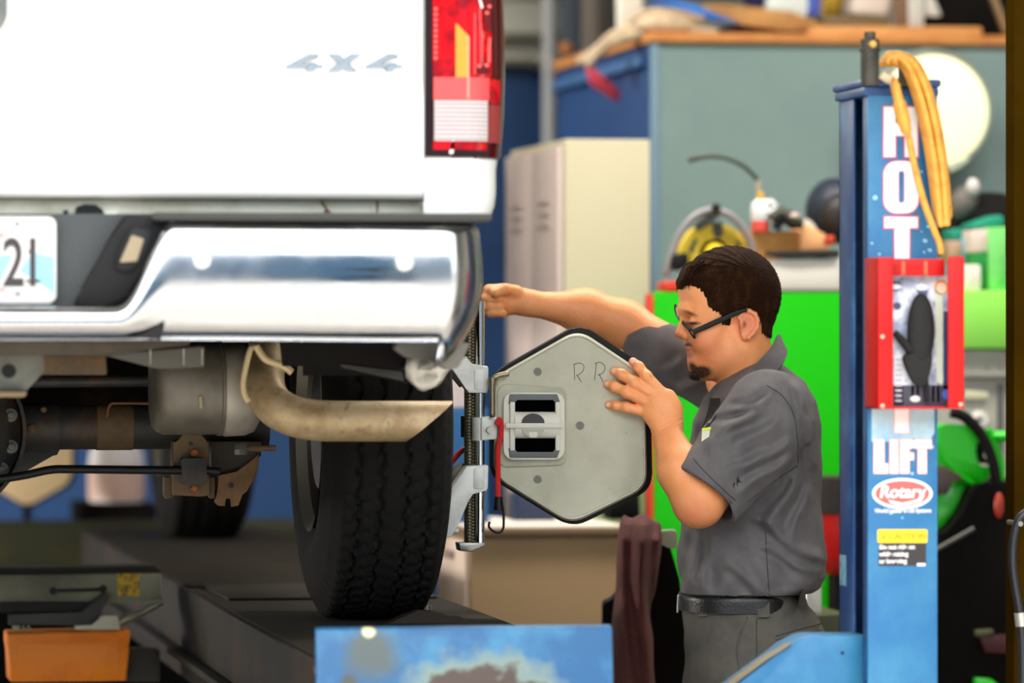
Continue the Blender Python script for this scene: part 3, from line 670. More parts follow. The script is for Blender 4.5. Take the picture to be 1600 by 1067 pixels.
# decals on the column front
YD = YC-.0006
white_d = mat('decal_white', (246,244,240), .45); pinke = mat('decal_edge', (196,70,110), .5); peach = mat('decal_peach', (238,150,130), .5)
def decal(name, pts, m, dy=0., par=col): return put(name, G().pxy(pts, YD-dy, .0005), m, par, smooth=0)
put('pale_band', G().pxy([(1362,638),(1460,638),(1460,676),(1452,690),(1362,690)], YD+.0003, .0004), mat('decal_pale', (176,206,214), .55, var=((120,176,206), 14, .45, .7)), col)
def grow(pts, d):
    cx = sum(p[0] for p in pts)/len(pts); cy = sum(p[1] for p in pts)/len(pts)
    P = [Vector((x, y, 0)) for x, y in pts]; out = []; n = len(P)
    A = sum(P[i].x*P[(i+1)%n].y-P[(i+1)%n].x*P[i].y for i in range(n)); sgn = 1 if A > 0 else -1
    for i in range(n):
        e1 = (P[i]-P[i-1]).normalized(); e2 = (P[(i+1)%n]-P[i]).normalized(); n1 = Vector((e1.y,-e1.x,0))*sgn; n2 = Vector((e2.y,-e2.x,0))*sgn
        m = (n1+n2); m = m.normalized() if m.length > 1e-6 else n1; k = d/max(.5, m.dot(n1)); q = P[i]+m*k; out.append((q.x, q.y))
    return out
def letter(pts, edge=pinke, w=2.2, hole=None):
    decal('letter_edge', grow(pts, w), edge, .0000); decal('letter', pts, white_d, .0005)
    if hole: decal('letter_edge', grow(hole, 1.2), edge, .001); decal('letter_counter', hole, cb, .0014)
letter([(1381,167),(1399,167),(1399,192),(1414,192),(1414,167),(1434,167),(1434,245),(1414,245),(1414,212),(1399,212),(1399,245),(1381,245)])
letter(rrect(1381,252,1435,333,20,5), hole=rrect(1405,268,1412,316,3,3))
letter([(1382,339),(1434,339),(1434,356),(1421,356),(1421,404),(1398,404),(1398,356),(1382,356)])
letter([(1398,560),(1420,560),(1420,676),(1398,676)], peach, 1.4)
letter([(1366,687),(1381,687),(1381,725),(1387,725),(1387,739),(1366,739)], peach, 1.4)
letter([(1391,687),(1403,687),(1403,739),(1391,739)], peach, 1.4)
letter([(1407,687),(1428,687),(1428,700),(1420,700),(1420,708),(1427,708),(1427,718),(1420,718),(1420,739),(1407,739)], peach, 1.4)
letter([(1427,687),(1455,687),(1455,700),(1447,700),(1447,739),(1435,739),(1435,700),(1427,700)], peach, 1.4)
def oval_px(cx, cy, a, b, n=36): return [(cx+a*math.cos(2*math.pi*k/n), cy+b*math.sin(2*math.pi*k/n)) for k in range(n)]
decal('oval_white', oval_px(1410,771,47,24), white_d); decal('oval_red', oval_px(1410,771,42.5,20), mat('oval_red', (226,92,84), .5), .0005)
text('oval_lettering', 'Rotary', 1409, 769, YD-.0012, 19, white_d, col, offset=.018, sx=.98, shear=.18)
decal('oval_swash', [(1388,781),(1410,786),(1432,781),(1446,773),(1438,784),(1410,790),(1392,786)], white_d, .001)
text('decal_line', 'World Leader in Lift Systems', 1411, 798, YD-.0006, 6.2, white_d, col, offset=.02, sx=.86)
decal('caution_black', [(1373,846),(1447,846),(1447,884),(1373,884)], mat('caution_black', (40,36,34), .5))
decal('caution_yellow', rrect(1371,827,1449,848,3,3), mat('caution_yellow', (250,206,30), .5), .0005)
decal('caution_triangle', [(1376,842),(1386,842),(1381,833)], mat('caution_ink', (214,150,10), .5), .001)
text('caution_word', 'CAUTION', 1418, 838, YD-.0012, 9, mat('caution_ink', (214,150,10), .5), col, offset=.02, sx=1.05)
for i, s in enumerate(('Do not ride on', 'while raising', 'or lowering')):
    text('caution_line', s, 1374, 855+i*11, YD-.0008, 6.6, white_d, col, offset=.028, sx=.98, align='LEFT')
decal('caution_code', [(1433,880),(1446,880),(1446,884),(1433,884)], white_d, .0006)
# paint chips on the column
chips = mat('chip_pale', (150,196,216), .6)
rs = random.Random(8)
for k in range(26):
    x = rs.uniform(1362,1458); y = rs.choice([rs.uniform(330,400), rs.uniform(180,400), rs.uniform(650,830)]); a = rs.uniform(1.2,4.5)
    if abs(x-1408) < 30 and y < 405: continue
    decal('paint_chip', [(x+a*math.cos(t)*rs.uniform(.6,1.3), y+a*math.sin(t)*rs.uniform(.5,1.2)) for t in np.linspace(0,5.6,8)], chips, -.0001)
# crossbeam end, sloping gusset
yk = worn_blue('beam_blue', [(-.02,-.02,.06,.05,None,(120,132,120))], (24,98,142))
put('crossbeam_end', G().pxy([(1100,1104),(1232,1008),(1254,995),(1268,992),(1357,992),(1357,1250),(1040,1250)], YC+.05, .09, .006), yk, lift)
put('beam_edge', G().pxy([(1136,1067),(1196,1024),(1234,1003),(1238,1007),(1200,1030),(1144,1073)], YC+.044, .02, .002), mat('worn_brown', (112,104,84), .7), lift)
put('beam_hole', G().lathe([(.0001,-.001),(.003,-.001),(.003,0)], PY(1316,1020,YC+.05), (0,1,0), 12), blackp, lift)
put('crossbeam', G().box(-1.5, X0, YC+.06, YC+.2, .2, .36, .006), yk, lift)
put('crossbeam', G().box(-1.2, 1.7, 13.3, 13.42, .86, 1.0, .01), mat('beam_olive', (44,46,26), .7, var=((60,58,24), 8, .5, .7)), lift)
put('column', G().box(-1.6, -1.45, YC, YC+.2, 0, zt, .004), cb, lift)
# ------------------------------------------------------------------ red rack on the column with a packaged tool
YF = YC-.095
redm = mat('rack_red', (188,8,6), .45, var=((160,5,5), 30, .55, .75), spec=.3)
rk = thing('wall_rack', PY(1425,640,YF), 'open red metal rack fixed on the blue column over its lettering', 'rack')
xa, xb, xc, xd = [PY(x, 520, YF).x for x in (1372,1396,1481,1506)]; zA, zB = PY(1430,402,YF).z, PY(1430,639,YF).z
put('side_panel', G().box(xa, xa+.003, YF+.002, YC, zB, zA, .001), redm, rk)
put('side_panel', G().box(xd-.003, xd, YF+.002, YC, zB, zA, .001), redm, rk)
put('stile', G().box(xa, xb, YF, YF+.006, zB, zA, .002), redm, rk); put('stile', G().box(xc, xd, YF-.004, YF+.004, zB, zA+.002, .002), redm, rk)
put('top_bar', G().box(xb, xc, YF+.02, YF+.026, PY(1430,431,YF).z, PY(1430,404,YF).z, .002), redm, rk)
put('shelf', G().box(xa, xd, YF+.01, YC, zB, zB+.004, .001), redm, rk)
for x in (1409, 1444): put('top_tab', G().pxy([(x,408),(x+5,408),(x+5,429),(x,429)], YF+.0185, .002), mat('tab_orange', (240,96,60), .4), rk)
for x, y in ((1379,634),(1501,632),(1379,526)): put('rivet', G().lathe([(.0001,-.002),(.003,-.0015),(.004,0)], PY(x,y,YF-.004), (0,1,0), 10), mat('rivet', (240,180,150), .4), rk)
pk = thing('packaged_tool', PY(1440,634,YF+.05), 'carded black oval tool in the red rack, on printed blue and white card', 'package')
YK = YF+.05
put('card', G().pxy([(1390,430),(1483,430),(1483,635),(1390,635)], YK, .003), mat('card_blue', (150,160,186), .4, var=[((226,230,236), 26, .42, .6), ((70,78,116), 40, .55, .7)]), pk)
pr = lambda nm, pts, c, dy=.0006: put(nm, G().pxy(pts, YK-dy, .0005), mat('print_%d_%d_%d' % c, c, .4), pk, smooth=0)
pr('printed_band', [(1390,602),(1483,602),(1483,635),(1390,635)], (66,66,78)); pr('printed_strip', [(1474,486),(1483,486),(1483,612),(1474,612)], (60,60,96))
pr('printed_strip', [(1461,452),(1473,460),(1473,600),(1464,600)], (212,222,196)); pr('printed_strip', [(1397,556),(1411,556),(1411,632),(1397,632)], (226,226,226))
for i in range(9): pr('printed_word', [(1399,560+i*8),(1409,560+i*8),(1409,564+i*8),(1399,564+i*8)], (190,190,196), .0011)
pr('printed_badge', oval_px(1471,449,11,12,20), (244,160,60)); pr('printed_badge', oval_px(1471,450,8,9,20), (250,226,196), .0011)
pr('printed_badge', oval_px(1479,616,7,8,18), (70,110,200), .0011); pr('printed_badge', oval_px(1399,447,10,8,18), (60,56,66)); pr('printed_badge', oval_px(1400,448,9,4,18), (240,240,244), .0011)
pr('printed_badge', oval_px(1440,448,9,5,18), (244,244,248), .0011); pr('printed_badge', [(1432,454),(1450,454),(1448,466),(1438,466)], (84,92,124))
pr('printed_badge', oval_px(1400,492,7,6,14), (240,240,244)); pr('printed_badge', oval_px(1402,478,6,6,14), (66,74,104))
for x in (1424, 1432, 1456, 1464): pr('printed_bar', [(x,598),(x+4,598),(x+4,628),(x,628)], (166,168,166))
pr('printed_dot', oval_px(1430,623,8,5,14), (236,232,216), .0011)
tb = mat('tool_black', (16,16,13), .8, bump=(120,.4))
g = G(); c0 = PY(1439,516,YK-.014); g.ell(c0, ((PY(1461,516,YK).x-PY(1418,516,YK).x)/2, .014, (PY(1439,464,YK).z-PY(1439,580,YK).z)/2), 28, 18)
tl_ = put('tool_pad', g, tb, pk, smooth=180)
put('tool_strap', G().tube([PY(x,y,YK-.012) for x, y in ((1398,519),(1408,530),(1424,548))], [.005,.007,.009], 10), tb, pk)
put('tool_grip', G().pxy(roundpoly([(1412,554),(1458,548),(1455,580),(1444,606),(1430,600),(1416,572)], 10), YK-.022, .02, .006), tb, pk)
put('tool_tail', G().tube([PY(1447,590,YK-.01), PY(1449,628,YK-.01)], .004, 10), tb, pk)
# ------------------------------------------------------------------ amber extension cord hung over the column top
cm_ = mat('cord_amber', (222,160,60), .5, var=((190,126,40), 40, .5, .7))
cord = thing('extension_cord', PY(1440,380,YC-.05), 'coiled amber extension cord draped over the top of the blue column', 'cord')
rs = random.Random(3)
for k in range(7):
    o = k*4.6; d = YC-.03-.012*(k % 3)
    P = [(1376+o*.9,104-(k%3)*2),(1384+o*.8,90-(k%2)*5),(1398+o*.75,89),(1412+o*.85,104),(1430+o*.9,150),(1446+o*.85,215),(1456+o*.8,280),(1462+o*.72,326+(k%3)*7),(1466+o*.6,338+(k%3)*6),(1468+o*.55,324)]
    put('cord_loop', G().tube(crom([PY(x, y, d+.018*(i == len(P)-1)) for i, (x, y) in enumerate(P)], 6), .0062, 10), cm_, cord, smooth=180)
put('connector', G().tube(crom([PY(x, y, YC-.05) for x, y in ((1398,122),(1400,140),(1407,168),(1414,196),(1420,214))], 5), [.007]*3+[.011]*6+[.015]*6+[.012]*3+[.009,.007,.005], 14, sq=(1,.8)), cm_, cord, smooth=180)
put('lead', G().tube(crom([PY(x, y, YC-.05) for x, y in ((1420,214),(1428,255),(1442,310),(1458,355),(1468,380),(1471,398))], 6), .0062, 10), cm_, cord, smooth=180)
put('plug', G().tube(crom([PY(x, y, YC-.03) for x, y in ((1378,116),(1386,122),(1396,126))], 4), .009, 12), mat('plug_clear', (214,196,160), .3), cord)
# ------------------------------------------------------------------ WHEEL ALIGNMENT TARGET with clamp
cast = mat('cast_aluminium', (214,216,208), .45, .15, var=((190,192,184), 18, .5, .7))
tgt_m = mat('target_shell', (188,187,164), .42, var=[((168,167,144), 7, .42, .68), ((140,138,118), 60, .66, .76)])
YT2 = 9.10
hexp = [(906,506),(1014,578),(1018,764),(894,824),(768,746),(769,584)]
tg = thing('alignment_target', PY(750,850,9.15), 'grey hexagonal alignment target scratched R R, its rod clamp on the rear tyre', 'alignment target')
hp_ = [(893+(x-893)*.962-2, 665+(y-665)*.962+2) for x, y in roundpoly(hexp, 26, 6)]; core = [(893+(x-893)*.965, 665+(y-665)*.965) for x, y in hp_]
# pan-shaped shell: wall, rounded rim, flat face with a slight dish
def ring(s, dy): return [PY(893+(x-893)*s, 665+(y-665)*s, YT2+dy) for x, y in hp_]
rings = [ring(1.0,.026), ring(1.0,.012), ring(.992,.004), ring(.978,0), ring(.962,.0006), ring(.955,.0035), ring(.935,.0036), ring(.5,.0036)]
g = G(); vs = [[g.bm.verts.new(p) for p in r] for r in rings]
for i in range(len(vs)-1):
    for k in range(len(hp_)): g.bm.faces.new((vs[i][k], vs[i][(k+1)%len(hp_)], vs[i+1][(k+1)%len(hp_)], vs[i+1][k]))
g.bm.faces.new(vs[-1])
shell = put('target_shell', g, tgt_m, tg, smooth=50)
bk = [(893+(x-893)*1.006+1, 665+(y-665)*1.006) for x, y in roundpoly(hexp, 24, 6)]
put('target_back', G().prism([PY(x, y, YT2+.026) for x, y in bk], (0,.03,0), .004), mat('target_rubber', (9,9,9), .6, spec=.3), tg, smooth=40)
YS = YT2+.0036
for x, y in ((840,581),(906,665),(840,749)):
    put('dimple_rim', G().lathe([(.0085,-.0012),(.0074,-.0002),(.0066,.001)], PY(x,y,YS), (0,1,0), 20), tgt_m, shell); put('dimple', G().lathe([(.0074,-.0006),(.0055,-.0009),(.0001,-.0004)], PY(x,y,YS), (0,1,0), 20), mat('dimple_grey', (112,112,104), .6), shell)
scr = mat('scratch_ink', (40,40,36), .6)
for strokes in ([[(897,569),(898,594)],[(896,570),(905,567),(912,571),(911,579),(905,585),(901,586)],[(901,586),(909,597)]], [[(932,568),(929,594)],[(929,568),(938,566),(945,572),(944,580),(938,585),(934,586)],[(936,584),(942,596)]]):
    g = G()
    for s in strokes:
        pts = crom([PY(x, y, YS-.0004) for x, y in s], 4) if len(s) > 2 else [PY(x, y, YS-.0004) for x, y in s]; g.tube(pts, .0006, 6)
    put('scratched_letter', g, scr, shell)
# raised shoulder round the handle well, handle frame, roller
wellm = mat('handle_cream', (212,210,194), .4)
rp = rrect(778,604,886,728,14,4); g = G()
fr = rrect(787,613,882,718,16,5); op = rrect(803,620,872,712,5,5)
def frame(outer, inner, Y, d):
    g = G(); n = len(outer); A = [g.bm.verts.new(PY(x, y, Y)) for x, y in outer]; B = [g.bm.verts.new(PY(x, y, Y)) for x, y in inner]
    A2 = [g.bm.verts.new(PY(x, y, Y+d)) for x, y in outer]; B2 = [g.bm.verts.new(PY(x, y, Y+d)) for x, y in inner]
    for k in range(n):
        j = (k+1) % n
        for a, b, c, d_ in ((A[k],A[j],B[j],B[k]),(A[k],A2[k],A2[j],A[j]),(B[k],B[j],B2[j],B2[k])): g.bm.faces.new((a,b,c,d_))
    return g
bank = [(x+(-3 if x < 800 else 0), y) for x, y in rp]
put('well_shoulder', G().prism([PY(x, y, YS+.0005) for x, y in roundpoly([(776,611),(786,600),(884,606),(884,726),(786,730),(776,718)], 10, 4)], (0,-.0045,0), .003), tgt_m, shell, smooth=60)
hf = put('handle_frame', frame(fr, op, YS-.016, .014), wellm, tg, smooth=50)
put('well', G().prism([PY(x, y, YS-.0052) for x, y in op], (0,.0008,0)), mat('well_black', (4,4,4), .95, spec=0), hf)
for pts in ([(797,616),(871,616),(876,631),(868,631),(865,624),(808,624),(803,631),(795,631)], [(797,715),(871,715),(876,700),(868,700),(865,707),(808,707),(803,700),(795,700)]):
    put('corner_grip', G().pxy(pts, YS-.020, .005, .001), mat('grip_grey', (92,96,96), .5), hf)
for x in (797, 868): put('frame_post', G().pxy([(x,628),(x+8,628),(x+8,704),(x,704)], YS-.022, .008, .0015), wellm, hf)
put('roller_body', G().tube([PY(803,664,YS-.014), PY(872,664,YS-.014)], .026, 24, sq=(.5,1)), wellm, hf, smooth=50)
put('cross_bar', G().pxy([(790,661),(880,661),(880,669),(790,669)], YS-.03, .006, .0015), wellm, hf)
half = [(833+18*math.cos(math.radians(a)), 661-15*math.sin(math.radians(a))) for a in range(0,181,15)]
put('level_dial', G().pxy(half, YS-.0285, .003), mat('dial_black', (38,34,36), .4), hf)
half = [(833+17*math.cos(math.radians(a)), 671+12*math.sin(math.radians(a))) for a in range(0,181,15)]
put('level_window', G().pxy(half, YS-.0285, .003), mat('dial_pale', (170,172,158), .4), hf)
put('level_tab', G().pxy([(826,675),(840,675),(839,684),(827,684)], YS-.030, .003, .001), wellm, hf)
# bent locking rod
put('locking_rod', G().tube(crom([PY(x, y, YT2-.012) for x, y in ((769,652),(769,618),(769,596),(774,589),(785,585),(795,584))], 5), .0052, 12), mat('rod_steel', (146,136,112), .35, .8), tg, smooth=180)
put('rod_collar', G().tube([PY(769,601,YT2-.012), PY(769,590,YT2-.012)], .0075, 12), mat('rod_steel', (146,136,112)), tg)
# clamp: two rods, castings, arm
YR = 9.12
put('chrome_rod', G().tube([PY(750,470,YR), PY(750,853,YR)], .0092, 20), chrome_clean, tg, smooth=60)
rodm = mat('dark_rod', (110,104,84), .35, .85)
rd_ = put('screw_rod', G().tube([PY(733,470,YR+.02), PY(733,853,YR+.02)], .0098, 18), rodm, tg, smooth=60)
g = G()
for i in range(70): 
    z = PY(733,500+i*5,YR+.02).z; g.lathe([(.0099,-.001),(.0112,0),(.0099,.001)], (PY(733,600,YR+.02).x, PY(733,600,YR+.02).y, z), (0,0,1), 14)
put('screw_thread', g, rodm, rd_, kind='stuff')
put('rear_rail', G().tube([PY(742,470,YR+.05), PY(742,845,YR+.05)], .012, 14), mat('rail_dark', (34,34,34), .4, .5), tg)
put('rod_foot', G().pxy([(717,848),(758,848),(757,855),(740,856),(739,862),(719,861)], YR-.014, .05, .002), steel, tg)
uc = put('upper_jaw', G().pxy([(729,556),(737,570),(763,572),(763,576),(761,608),(763,614),(732,614),(727,606),(703,574),(716,568)], YR-.018, .034, .003), cast, tg)
put('jaw_inset', G().pxy(rrect(741,577,757,609,3,3), YR-.0195, .003, .001), cast, uc)
lc = put('lower_jaw', G().pxy([(729,728),(763,726),(763,730),(760,763),(762,768),(738,770),(731,780),(723,808),(716,820),(707,838),(693,842),(694,824),(700,792),(702,768)], YR-.018, .034, .003), cast, tg)
put('jaw_inset', G().pxy(rrect(740,731,757,764,3,3), YR-.0195, .003, .001), cast, lc)
put('jaw_pin', G().tube([PY(704,829,YR-.01), PY(716,829,YR-.01)], .006, 12), cast, lc)
put('wheel_claw', G().tube([PY(702,578,YR), PY(722,602,YR)], .011, 12, sq=(1,.6)), mat('claw_grey', (96,94,90), .45, .5), uc)
put('wheel_claw', G().pxy([(700,738),(720,722),(732,726),(708,760),(700,764)], YR+.03, .02, .003), mat('claw_olive', (92,92,74), .5, .3), lc)
mc = put('centre_clamp', G().tube([PY(750,652,YR), PY(750,688,YR)], .0165, 22), cast, tg, smooth=50)
put('clamp_block', G().pxy([(752,652),(777,650),(778,686),(752,688)], YR-.022, .04, .002), cast, mc)
put('clamp_screw', G().lathe([(.0001,-.012),(.006,-.012),(.007,0)], PY(764,672,YR-.02), (0,1,0), 14), steel, mc)
put('clamp_knob', G().tube([PY(727,650,YR+.03), PY(727,683,YR+.03)], .009, 12), blackp, mc)
# elastic strap
bc = mat('bungee_red', (222,34,28), .6, bump=(600,.5))
bu = thing('bungee_cord', PY(780,830,YR-.03), 'red bungee cord with black hook hanging from the alignment clamp', 'cord')
put('elastic', G().tube(crom([PY(x, y, YR-.03) for x, y in ((776,664),(780,656),(783,664),(782,684),(778,700),(778,730),(778,760),(778,780))], 6), .0056, 12), bc, bu, smooth=180)
put('elastic', G().tube(crom([PY(x, y, YR+.08) for x, y in ((706,722),(714,712),(722,704),(730,700))], 6), .0056, 12), bc, bu, smooth=180)
put('hook_sleeve', G().tube([PY(779,776,YR-.03), PY(779,797,YR-.03)], [.0075,.0105], 14), blackp, bu)
put('hook', G().tube(crom([PY(x, y, YR-.03) for x, y in ((786,793),(787,812),(786,826),(780,832),(771,830),(764,823),(765,815))], 5), .0024, 8), blackp, bu, smooth=180)
# ------------------------------------------------------------------ ROLLING JACK between the runways
YJ = 10.3
jk = thing('rolling_jack', PY(60,1067,YJ), 'grey rolling jack beam with orange air housing slung between the runways', 'jack')
jm = mat('jack_grey', (150,150,128), .6, .1, var=((118,116,98), 5, .42, .68)); om = mat('jack_orange', (255,142,0), .5, var=((236,116,0), 9, .5, .75))
bm_ = put('jack_beam', G().pxy([(-500,902),(252,896),(254,936),(190,940),(175,944),(-500,944)], YJ, .14, .004), jm, jk)
put('beam_top', G().pxy([(-500,893),(150,886),(240,884),(251,890),(252,897),(-500,903)], YJ+.01, .12, .002), mat('jack_top', (28,27,22), .7), jk)
put('slot', G().pxy([(86,920),(156,918),(156,924),(86,926)], YJ-.001, .002), blackp, bm_)
for x, y in ((83,923),(161,920)): put('slot_end', G().lathe([(.0001,-.002),(.0085,-.002),(.0085,0)], PY(x,y,YJ), (0,1,0), 16), blackp, bm_)
put('jack_label', G().pxy([(183,896),(218,896),(218,931),(184,931)], YJ-.001, .001), mat('label_yellow', (230,184,20), .5, var=((130,108,30), 60, .45, .6)), bm_)
put('jack_plate', G().pxy([(14,959),(128,958),(160,928),(172,932),(155,962),(142,977),(14,977)], YJ-.04, .03, .002), mat('jack_plate', (70,72,68), .6, .2), jk)
put('under_beam', G().pxy([(-300,944),(140,942),(165,926),(160,936),(134,957),(-300,958)], YJ-.02, .05), mat('jack_top', (28,27,22)), jk)
put('white_bracket', G().pxy([(117,984),(117,978),(146,977),(152,970),(158,963),(184,963),(188,984)], YJ-.06, .03, .002), mat('bracket_white', (216,214,190), .5), jk)
for x in (20, 35, 43): put('fitting', G().pxy([(x,977),(x+(12 if x == 20 else 4),977),(x+(12 if x == 20 else 4),986),(x,986)], YJ-.05, .02, .002), mat('fitting', (150,146,118), .5, .3), jk)
hs_ = put('air_housing', G().pxy([(12,990),(204,985),(203,1002),(199,1015),(198,1064),(16,1066),(14,1018),(12,1005)], YJ-.06, .14, .004), om, jk)
put('housing_panel', G().pxy(roundpoly([(31,1008),(34,1004),(180,1003),(185,1008),(186,1064),(30,1065)], 5), YJ-.064, .01, .0025), om, hs_)
put('lower_block', G().pxy([(198,1014),(232,1014),(250,1016),(250,1066),(198,1066)], YJ, .08, .003), mat('block_dark', (48,48,40), .7), jk)
put('hose_fitting', G().tube([PY(186,972,YJ-.03), PY(196,967,YJ-.03), PY(212,961,YJ-.03), PY(222,957,YJ-.03), PY(232,951,YJ-.03), PY(254,941,YJ-.03)], [.011,.011,.011,.007,.009,.006], 12), mat('hose_fitting', (150,150,128), .35, .6), jk)
# ------------------------------------------------------------------ BACKGROUND: office block, cabinets, clutter
YO = 12.8
xo = PY(1024, 300, YO).x; zo = PY(1024, 66, YO).z; yo2 = PX(875, 110, xo).y
off = put('wall_office', G().box(xo, 6.2, YO, yo2, 0, zo), teal, kind='structure')
put('side_cladding', G().box(xo-.006, xo, YO+.004, yo2, 0, zo), mat('blue_cladding', (18,62,116), .6, var=((14,52,102), 1.2, .4, .7)), off)
put('corner_trim', G().box(xo-.012, xo+.012, YO-.008, YO+.012, 0, zo, .003), mat('corner_trim', (110,140,158), .6), off)
put('rail', G().box(xo-.03, xo-.006, YO+.1, yo2, PX(960,120,xo).z, PX(960,120,xo).z+.03, .004), mat('cladding_rail', (54,96,148), .6), off)
wood = mat('ledge_wood', (206,138,70), .6, var=((170,104,44), 12, .4, .7), stretch=(1,8,8))
lt = put('top_plate', G().box(xo-.02, 6.2, YO-.02, yo2, zo, zo+.022, .003), wood, off)
put('floor_sheet', G().box(xo-.02, 6.2, YO+.02, yo2+.02, zo+.022, zo+.03), wood, off)
ZS = zo+.03
tim = thing('timber', PY(1400,62,YO), 'pale squared timber laid along the front of the office roof', 'timber')
put('timber_body', G().pxy([(1268,46),(1300,40),(1534,42),(1536,61),(1268,61)], YO+.0, .06, .004), mat('timber', (224,160,92), .6, var=((196,128,66), 10, .4, .7), stretch=(1,8,8)), tim)
def up(name, pts, Y, d, m, label, cat, bev=.006, group=None):
    o = put(name, G().pxy(pts, Y, d, bev), m, label=label, cat=cat, group=group); return o
up('plank', [(1100,8),(1130,6),(1240,18),(1300,44),(1298,50),(1220,47),(1150,36),(1104,22)], YO+.13, .05, mat('plank', (200,152,92), .7, var=((160,112,60), 14, .4, .7)), 'curled tan board on the office roof beside the blue tarp', 'board')
P = [(1016,2),(1060,0),(1090,8),(1115,20),(1140,30),(1160,36),(1140,34),(1112,32),(1090,22),(1060,10),(1020,8)]
up('tarpaulin', P, YO+.06, .05, mat('tarp_blue', (24,120,214), .5, var=((16,90,180), 20, .4, .7)), 'bright blue folded tarpaulin strip on the office roof', 'tarpaulin')
cv = mat('canvas', (206,184,156), .8, var=((170,148,122), 20, .4, .7))
rp_ = thing('rope_bundle', PY(1000,60,YO), 'bundle of beige hoses and sacking over the corner of the office roof', 'hoses')
for pts, r in (([(905,98),(930,80),(960,54),(1000,42),(1060,30)], .014), ([(918,102),(950,70),(990,50),(1040,48)], .012), ([(960,60),(1000,22),(1050,18),(1100,30)], .008), ([(980,56),(1030,40),(1080,46),(1120,52)], .012), ([(962,64),(1000,52),(1040,56)], .016)):
    put('hose', G().tube(crom([PY(x, y, YO+.05+.3*(1024-x)/150*(x < 1024)) for x, y in pts], 6), r, 10), cv, rp_, smooth=180)
put('sacking', G().ell(PY(1042,38,YO+.07), (.09,.05,.035)), cv, rp_)
up('white_post', [(966,-60),(1006,-60),(1004,50),(968,58)], YO+.4, .05, mat('post_white', (240,236,224), .6), 'white upright panel behind the beige hoses on the office roof', 'panel')
dkm = mat('dark_clutter', (13,12,12), .8, spec=.15)
up('dark_tray', [(1130,40),(1240,36),(1300,46),(1268,58),(1130,58)], YO+.2, .25, mat('tray_navy', (24,24,44), .7), 'dark navy tray under the tan board on the office roof', 'tray')
jug = thing('jug', PY(1215,34,YO+.2), 'white and blue plastic jug on the office roof above the tan board', 'jug')
put('jug_body', G().pxy(rrect(1198,-40,1262,30,12), YO+.2, .12, .02), mat('jug_white', (226,238,238), .4), jug); put('jug_label', G().pxy([(1264,-40),(1284,-40),(1284,24),(1264,26)], YO+.19, .12, .01), mat('jug_blue', (70,96,190), .4), jug)
put('jug_side', G().pxy([(1168,-40),(1197,-40),(1197,10),(1170,6)], YO+.21, .1, .01), mat('jug_navy', (16,24,80), .4), jug)
up('yellow_sack', [(1286,-30),(1330,-30),(1338,8),(1320,24),(1290,26)], YO+.34, .1, mat('sack_yellow', (196,160,40), .6, var=((150,110,30), 20, .4, .7)), 'mustard yellow sack beside the white jug on the office roof', 'sack', .02)
up('paper_bag', [(1338,-40),(1398,-40),(1396,6),(1386,26),(1328,22)], YO+.18, .12, mat('bag_white', (228,216,206), .6), 'white paper bag on the office roof right of the yellow sack', 'bag', .015)
up('flat_box', [(1290,24),(1392,26),(1392,42),(1290,42)], YO+.16, .2, mat('flat_box', (120,100,70), .7), 'flat brown carton under the white paper bag', 'box')
rk2 = thing('shelf_rack', PY(1440,40,YO+.1), 'grey shelving upright with triangular brace on the office roof', 'shelving')
put('upright', G().pxy([(1420,-60),(1444,-60),(1444,42),(1422,42)], YO+.1, .05, .004), mat('rack_grey', (206,206,200), .5), rk2)
put('brace', G().pxy([(1446,-10),(1456,-12),(1471,24),(1464,26),(1446,24)], YO+.11, .02, .002), mat('rack_grey', (206,206,200)), rk2)
put('brown_side', G().pxy([(1400,-60),(1419,-60),(1421,42),(1404,42)], YO+.12, .05, .004), mat('rack_brown', (120,92,70), .7), rk2)
up('black_sheeting', [(1472,-60),(1580,-60),(1580,58),(1538,58),(1536,40),(1446,38),(1446,28),(1474,26)], YO+.22, .2, dkm, 'black sheeting bundle beyond the grey shelving upright', 'sheeting', .02)
up('lath', [(1540,-30),(1548,-30),(1580,50),(1570,52)], YO+.1, .03, mat('lath', (150,126,92), .7), 'thin wooden lath leaning on the black sheeting', 'lath', .003)
# pipes and dark posts by the back wall
pp = thing('standpipe', PY(858,800,15.1), 'grey vertical pipe against the blue back wall', 'pipe')
put('pipe', G().tube([Vector((PY(859,100,15.2).x, 15.2, 0)), Vector((PY(859,100,15.2).x, 15.2, 4.39))], .024, 16), mat('pipe_grey', (150,152,156), .5), pp)
for py in (95, 300): put('pipe_bracket', G().box(PY(846,py,15.2).x, PY(872,py,15.2).x, 15.22, 15.43, PY(859,py,15.2).z-.015, PY(859,py,15.2).z+.015, .004), steel, pp)
dp_ = thing('steel_posts', PY(905,60,15.0), 'dark steel roof posts above the blue cladding of the office', 'posts')
for x0, x1, c in ((882,908,(50,62,76)), (909,938,(112,104,98)), (939,966,(40,36,32))): put('post', G().pxy([(x0,-80),(x1,-80),(x1,300),(x0,300)], 15.1, .1, .005), mat('post_%d' % x0, c, .6), dp_)
put('orange_fitting', G().ell(PY(884,76,15.0), .022), mat('fit_orange', (176,112,50), .5), dp_)
up('red_strap', [(914,100),(920,98),(930,112),(962,134),(971,150),(966,160),(952,150),(924,132)], 13.3, .02, mat('strap_red', (206,60,78), .6), 'red strap end dangling down the blue office side', 'strap', .006)
